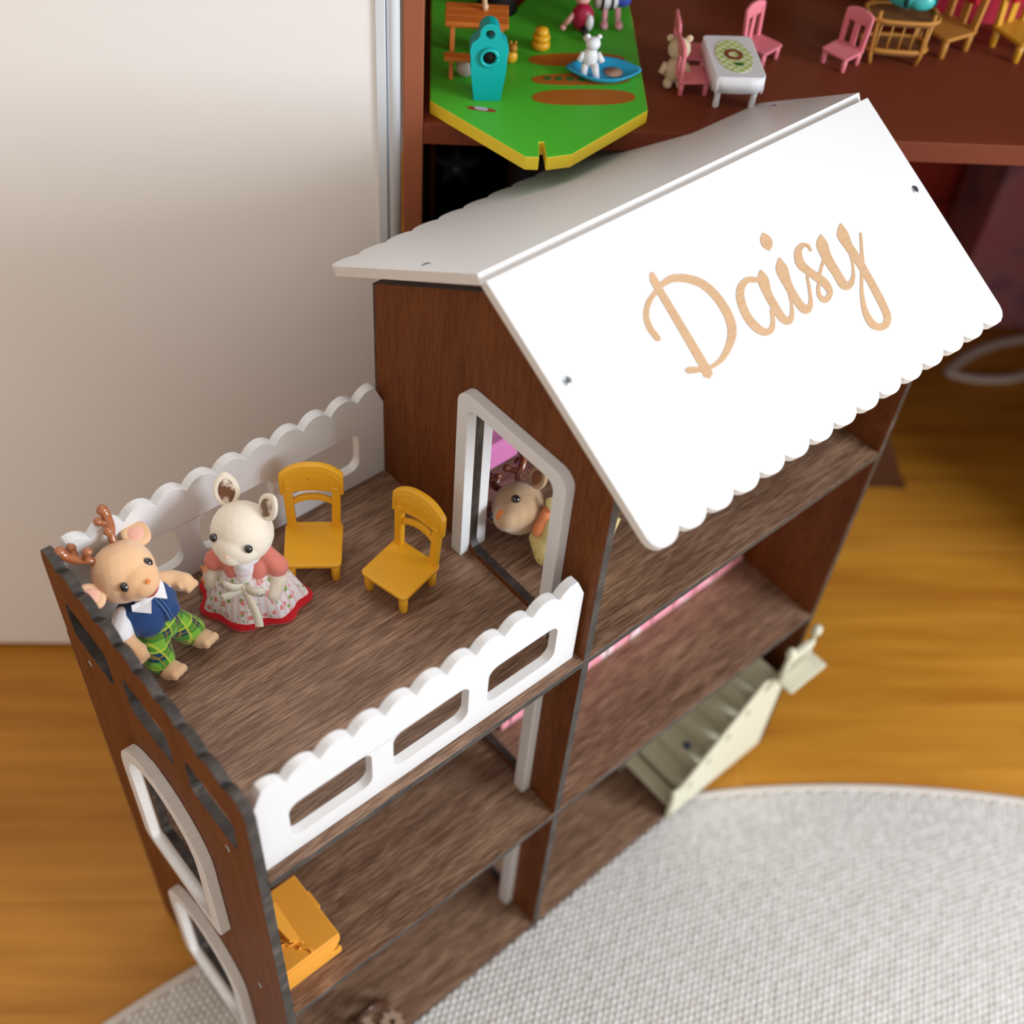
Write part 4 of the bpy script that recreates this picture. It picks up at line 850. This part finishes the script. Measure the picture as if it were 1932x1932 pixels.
# pink table setting
simple('toy_plush','pale tan toy plush bear sitting left of the pink chairs','toy',.7310,.0830,SZ,[('e','body',(0,0,.013),(.0095,.0085,.013),BEAR),('e','head',(.001,0,.034),(.0105,.0095,.0105),BEAR),('e','ear',(-.008,.002,.0430),(.0035,.002,.0035),BEAR),('e','ear',(.009,.002,.0430),(.0035,.002,.0035),BEAR),('e','foot',(-.006,-.008,.0045),(.0045,.006,.0045),BEAR),('e','foot',(.006,-.008,.0045),(.0045,.006,.0045),BEAR),('t','arm',[(-.008,0,.020),(-.013,-.004,.012)],[.0035,.003],BEAR),('t','arm',[(.008,0,.020),(.013,-.004,.012)],[.0035,.003],BEAR)])
def ttable():
    t=rroot('toy_table',.7810,.0760,SZ,'white toy dining table with green checked cloth between pink chairs','toy furniture',.03)
    P=rrect(-.0225,.0225,-.0365,.0365,.005,4)
    prism('top',P,[],lambda a,b,s:(a,b,.0300 if s==0 else .0330),[WHP],t,.001)
    n=80; V=[];F=[]
    for k in range(n):
        u=k/n; m=len(P); f_=u*m; i=int(f_); fr=f_-i; a=P[i%m]; b=P[(i+1)%m]; x=a[0]*(1-fr)+b[0]*fr; y=a[1]*(1-fr)+b[1]*fr; z=.0215-.0045*abs(math.sin(math.pi*9*u)); V+=[(x*1.01,y*1.01,.0330),(x*1.03,y*1.02,z)]
    for k in range(n): F.append((2*k,2*k+1,2*((k+1)%n)+1,2*((k+1)%n)))
    o=mesh('apron',V,F,WHP,t,True); q_=o.modifiers.new('s','SOLIDIFY'); q_.thickness=.001
    for sx in (-1,1):
        for sy in (-1,1): lathe('leg',[(.0024,0),(.0032,.002),(.0026,.010),(.0036,.020),(.0036,.030)],WHP,t,12,BM=Matrix.Translation((sx*.0165,sy*.030,0)))
    m=mat('green check print',(.55,.68,.20),.6); v=objco(m); ch=N(m,'ShaderNodeTexChecker'); ch.inputs['Scale'].default_value=220; ch.inputs[1].default_value=(.42,.58,.12,1); ch.inputs[2].default_value=(.75,.80,.55,1); LK(m,v,ch.inputs[0]); LK(m,ch.outputs[0],m.node_tree.nodes['Principled BSDF'].inputs['Base Color'])
    prism('table_mat',[(.0165*math.cos(2*math.pi*k/36),.0290*math.sin(2*math.pi*k/36)) for k in range(36)],[],lambda a,b,s:(a,b,.0331 if s==1 else .0334),[m],t,0)
    prism('printed_wreath',[(.0085*math.cos(2*math.pi*k/24),.0095*math.sin(2*math.pi*k/24)+.002) for k in range(24)],[[(.0048*math.cos(2*math.pi*k/16),.0052*math.sin(2*math.pi*k/16)+.002) for k in range(16)]],lambda a,b,s:(a,b,.0335 if s==1 else .0338),[mat('print brown',(.22,.06,.02),.6)],t,0)
    prism('printed_leaf',[(.002+.0045*math.cos(2*math.pi*k/10),-.0150+.003*math.sin(2*math.pi*k/10)) for k in range(10)],[],lambda a,b,s:(a,b,.0335 if s==1 else .0338),[MATS['print green dark']],t,0)
ttable()
pk=chair('toy_chair',RM@Tm(.7460,.0755,SZ,math.radians(95)),'small pink toy chair at the near left side of the white toy table',PINKP,.62,False,'small pink toy chairs on the shelf')
copy_tree(pk,RM@Tm(.7490,.1180,SZ,math.radians(88)),'small pink toy chair at the far left side of the white toy table')
copy_tree(pk,RM@Tm(.8210,.1370,SZ,math.radians(45)),'small pink toy chair right of the white toy table')
copy_tree(pk,RM@Tm(.8990,.1330,SZ,math.radians(-48)),'small pink toy chair standing alone beside the brown trolley')
def trolley():
    t=rroot('toy_trolley',.9520,.1500,SZ,'two-tier brown wicker toy trolley carrying a turquoise bag','toy furniture',-.05)
    for z,w,d_ in ((.010,.031,.017),(.040,.034,.020)):
        n=24; bm=bmesh.new(); P=[bm.verts.new((w*math.copysign(abs(math.cos(2*math.pi*k/n))**.6,math.cos(2*math.pi*k/n)),d_*math.copysign(abs(math.sin(2*math.pi*k/n))**.6,math.sin(2*math.pi*k/n)),z)) for k in range(n)]; f_=bm.faces.new(P); r=bmesh.ops.extrude_face_region(bm,geom=[f_]); 
        for v in r['geom']:
            if isinstance(v,bmesh.types.BMVert): v.co.z+=.0035
        bm_obj('tray',bm,BROWN2,t)
        bm=bmesh.new(); tube_bm(bm,[(w*math.copysign(abs(math.cos(2*math.pi*k/n))**.6,math.cos(2*math.pi*k/n)),d_*math.copysign(abs(math.sin(2*math.pi*k/n))**.6,math.sin(2*math.pi*k/n)),z+.004) for k in range(n+1)],.0022,8); bm_obj('tray_rim',bm,TANC,t,True)
    for sx in (-1,1):
        for sy in (-1,1): tube('leg',[(sx*.022,sy*.0135,0),(sx*.024,sy*.015,.010),(sx*.026,sy*.016,.052)],.0022,TANC,t,8)
    for k in range(5): tube('wicker_rib',[(-.022+k*.011,-.0165,.012),(-.022+k*.011,-.0185,.040)],.0009,TANC,t,6)
trolley()
simple('toy_bag','turquoise quilted toy bag with dark straps on the trolley','toy bag',.9560,.1520,SZ+.0478,[('e','body',(0,0,.0175),(.0275,.0150,.0175),mat('turquoise vinyl',(.05,.45,.43),.35)),('e','pocket',(.008,-.010,.012),(.013,.007,.009),MATS['turquoise vinyl']),('t','strap',[(-.008,-.0145,.008),(-.0085,-.0145,.018),(-.008,-.009,.031),(-.008,.004,.036)],.0022,mat('dark teal strap',(.005,.05,.05),.5)),('t','strap',[(.020,-.0100,.008),(.0205,-.0110,.018),(.019,-.006,.030),(.019,.004,.033)],.0022,MATS['dark teal strap']),('t','strap',[(-.006,-.0155,.0200),(.008,-.0175,.0205),(.020,-.0130,.0200)],.0018,MATS['dark teal strap'])])
tc=chair('toy_chair',RM@Tm(1.0100,.1750,SZ,math.radians(-60)),'tan wicker toy chair with a red back cushion, right of the trolley',TANC,.90,False)
box('cushion',-.016,.016,.010,.017,.045,.062,REDP,tc,.003)
tc2=chair('toy_chair',RM@Tm(1.0860,.1720,SZ,math.radians(25)),'golden yellow toy chair with a red cushion at the right end of the shelf',mat('golden plastic',(.62,.30,.02),.4),.90,False)
box('cushion',-.016,.016,.010,.017,.045,.062,REDP,tc2,.003)
simple('toy_tent','red toy cloth with pink top behind the tan and yellow chairs','toy',1.05,.245,SZ,[('b','cloth_box',(-.075,.085,-.02,.04,0,.062),mat('red cloth',(.42,.004,.030),.8)),('e','pink_puff',(-.040,-.005,.068),(.022,.018,.014),mat('pale pink cloth',(.75,.42,.42),.8)),('e','pink_puff',(.010,-.008,.070),(.020,.018,.016),MATS['pale pink cloth']),('e','pink_puff',(.060,-.005,.068),(.022,.018,.014),MATS['pale pink cloth'])])
simple('toy_house_front','beige toy house wall with brown arched posts at the back of the shelf','toy house',.83,.275,SZ,[('b','wall',(-.115,-.036,0,.012,0,.16),mat('beige board',(.45,.33,.20),.7)),('b','wall',(.062,.13,0,.012,0,.16),MATS['beige board']),('b','post',(-.036,-.026,-.004,.014,0,.16),BROWN2),('b','post',(.052,.062,-.004,.014,0,.16),BROWN2),('b','inner_panel',(-.026,.052,.03,.036,0,.16),mat('deep brown board',(.09,.035,.015),.6)),('b','base_board',(-.115,.13,-.006,-.001,0,.006),BROWN2)])
# things standing under the shelf
def redhouse():
    t=rroot('toy_cottage',1.385,.945,FZ,'small toy cottage with red shingle roof in the shade under the shelf','toy house')
    cw=mat('cream cottage wall',(.60,.48,.27),.7); rr=mat('red roof',(.36,.022,.010),.6)
    box('wall',-.075,.078,-.060,.060,0,.150,cw,t,.002)
    box('window_frame',.020,.050,-.064,-.0602,.070,.110,rr,t,.001); box('door',-.030,.0,-.064,-.0602,0,.095,rr,t,.001)
    for r in range(6):
        for k in range(9):
            bm=bmesh.new(); x=-.105+k*.0225+(r%2)*.010; z=.120+r*.026; y=-.088+r*.014
            box_bm(bm,x,x+.0215,y,y+.005,z,z+.032); o=bm_obj('shingle',bm,rr,t); bevel(o,.002)
    box('roof_core',-.095,.100,-.070,.070,.151,.275,rr,t,.004)
    box('garden_fence',.030,.090,-.082,-.074,0,.035,WHP,t,.002)
redhouse()
def pinkbox():
    t=rroot('storage_box',1.58,.76,FZ,'dusky pink patterned storage box on the floor under the right of the shelf','box')
    m=mat('dusky pink print',(.45,.19,.22),.7,.2); v=objco(m); n=noise_(m,v,14,3,.6); r=ramp(m,n,[(.35,(.26,.12,.20)),(.5,(.45,.19,.22)),(.7,(.50,.15,.20))]); LK(m,r.outputs[0],m.node_tree.nodes['Principled BSDF'].inputs['Base Color'])
    box('box_body',-.152,.012,-.055,.08,.0002,.52,m,t,.004); box('lid',-.158,.016,-.060,.085,.522,.55,m,t,.004)
pinkbox()
def wedge():
    t=rroot('wooden_wedge',1.215,.320,FZ,'dark brown wooden triangle on the floor right of the dollhouse gable','wooden block')
    prism('board',[(-.10,0),(.043,0),(-.020,.125),(-.10,.125)],[],lambda a,b,s:(a,-.008 if s==0 else .008,b),[mat('dark brown toy wood',(.075,.026,.011),.5,.3)],t,.0015)
    box('rib',.030,.0435,-.0100,.0100,.0,.006,MATS['dark brown toy wood'],t,.001)
wedge()
def ribbonloop():
    t=rroot('white_ribbon',1.49,.60,FZ,'crumpled white ribbon loop on the shaded floor under the shelf','ribbon')
    W2=[(-.09,-.02,.006),(-.03,.03,.010),(.05,.065,.012),(.13,.075,.010),(.19,.05,.008)]; 
    for nm,P in (('strand',W2),('strand',[(-.09,-.02,.006),(-.04,-.035,.008),(.03,-.03,.010),(.10,.01,.010),(.18,.02,.006)])):
        bm=bmesh.new(); tube_bm(bm,crv(P,6),.009,8)
        for v in bm.verts: v.co.z=max(.001,v.co.z*.55)
        bm_obj(nm,bm,mat('white ribbon satin',(.80,.74,.70),.5),t,True)
ribbonloop()
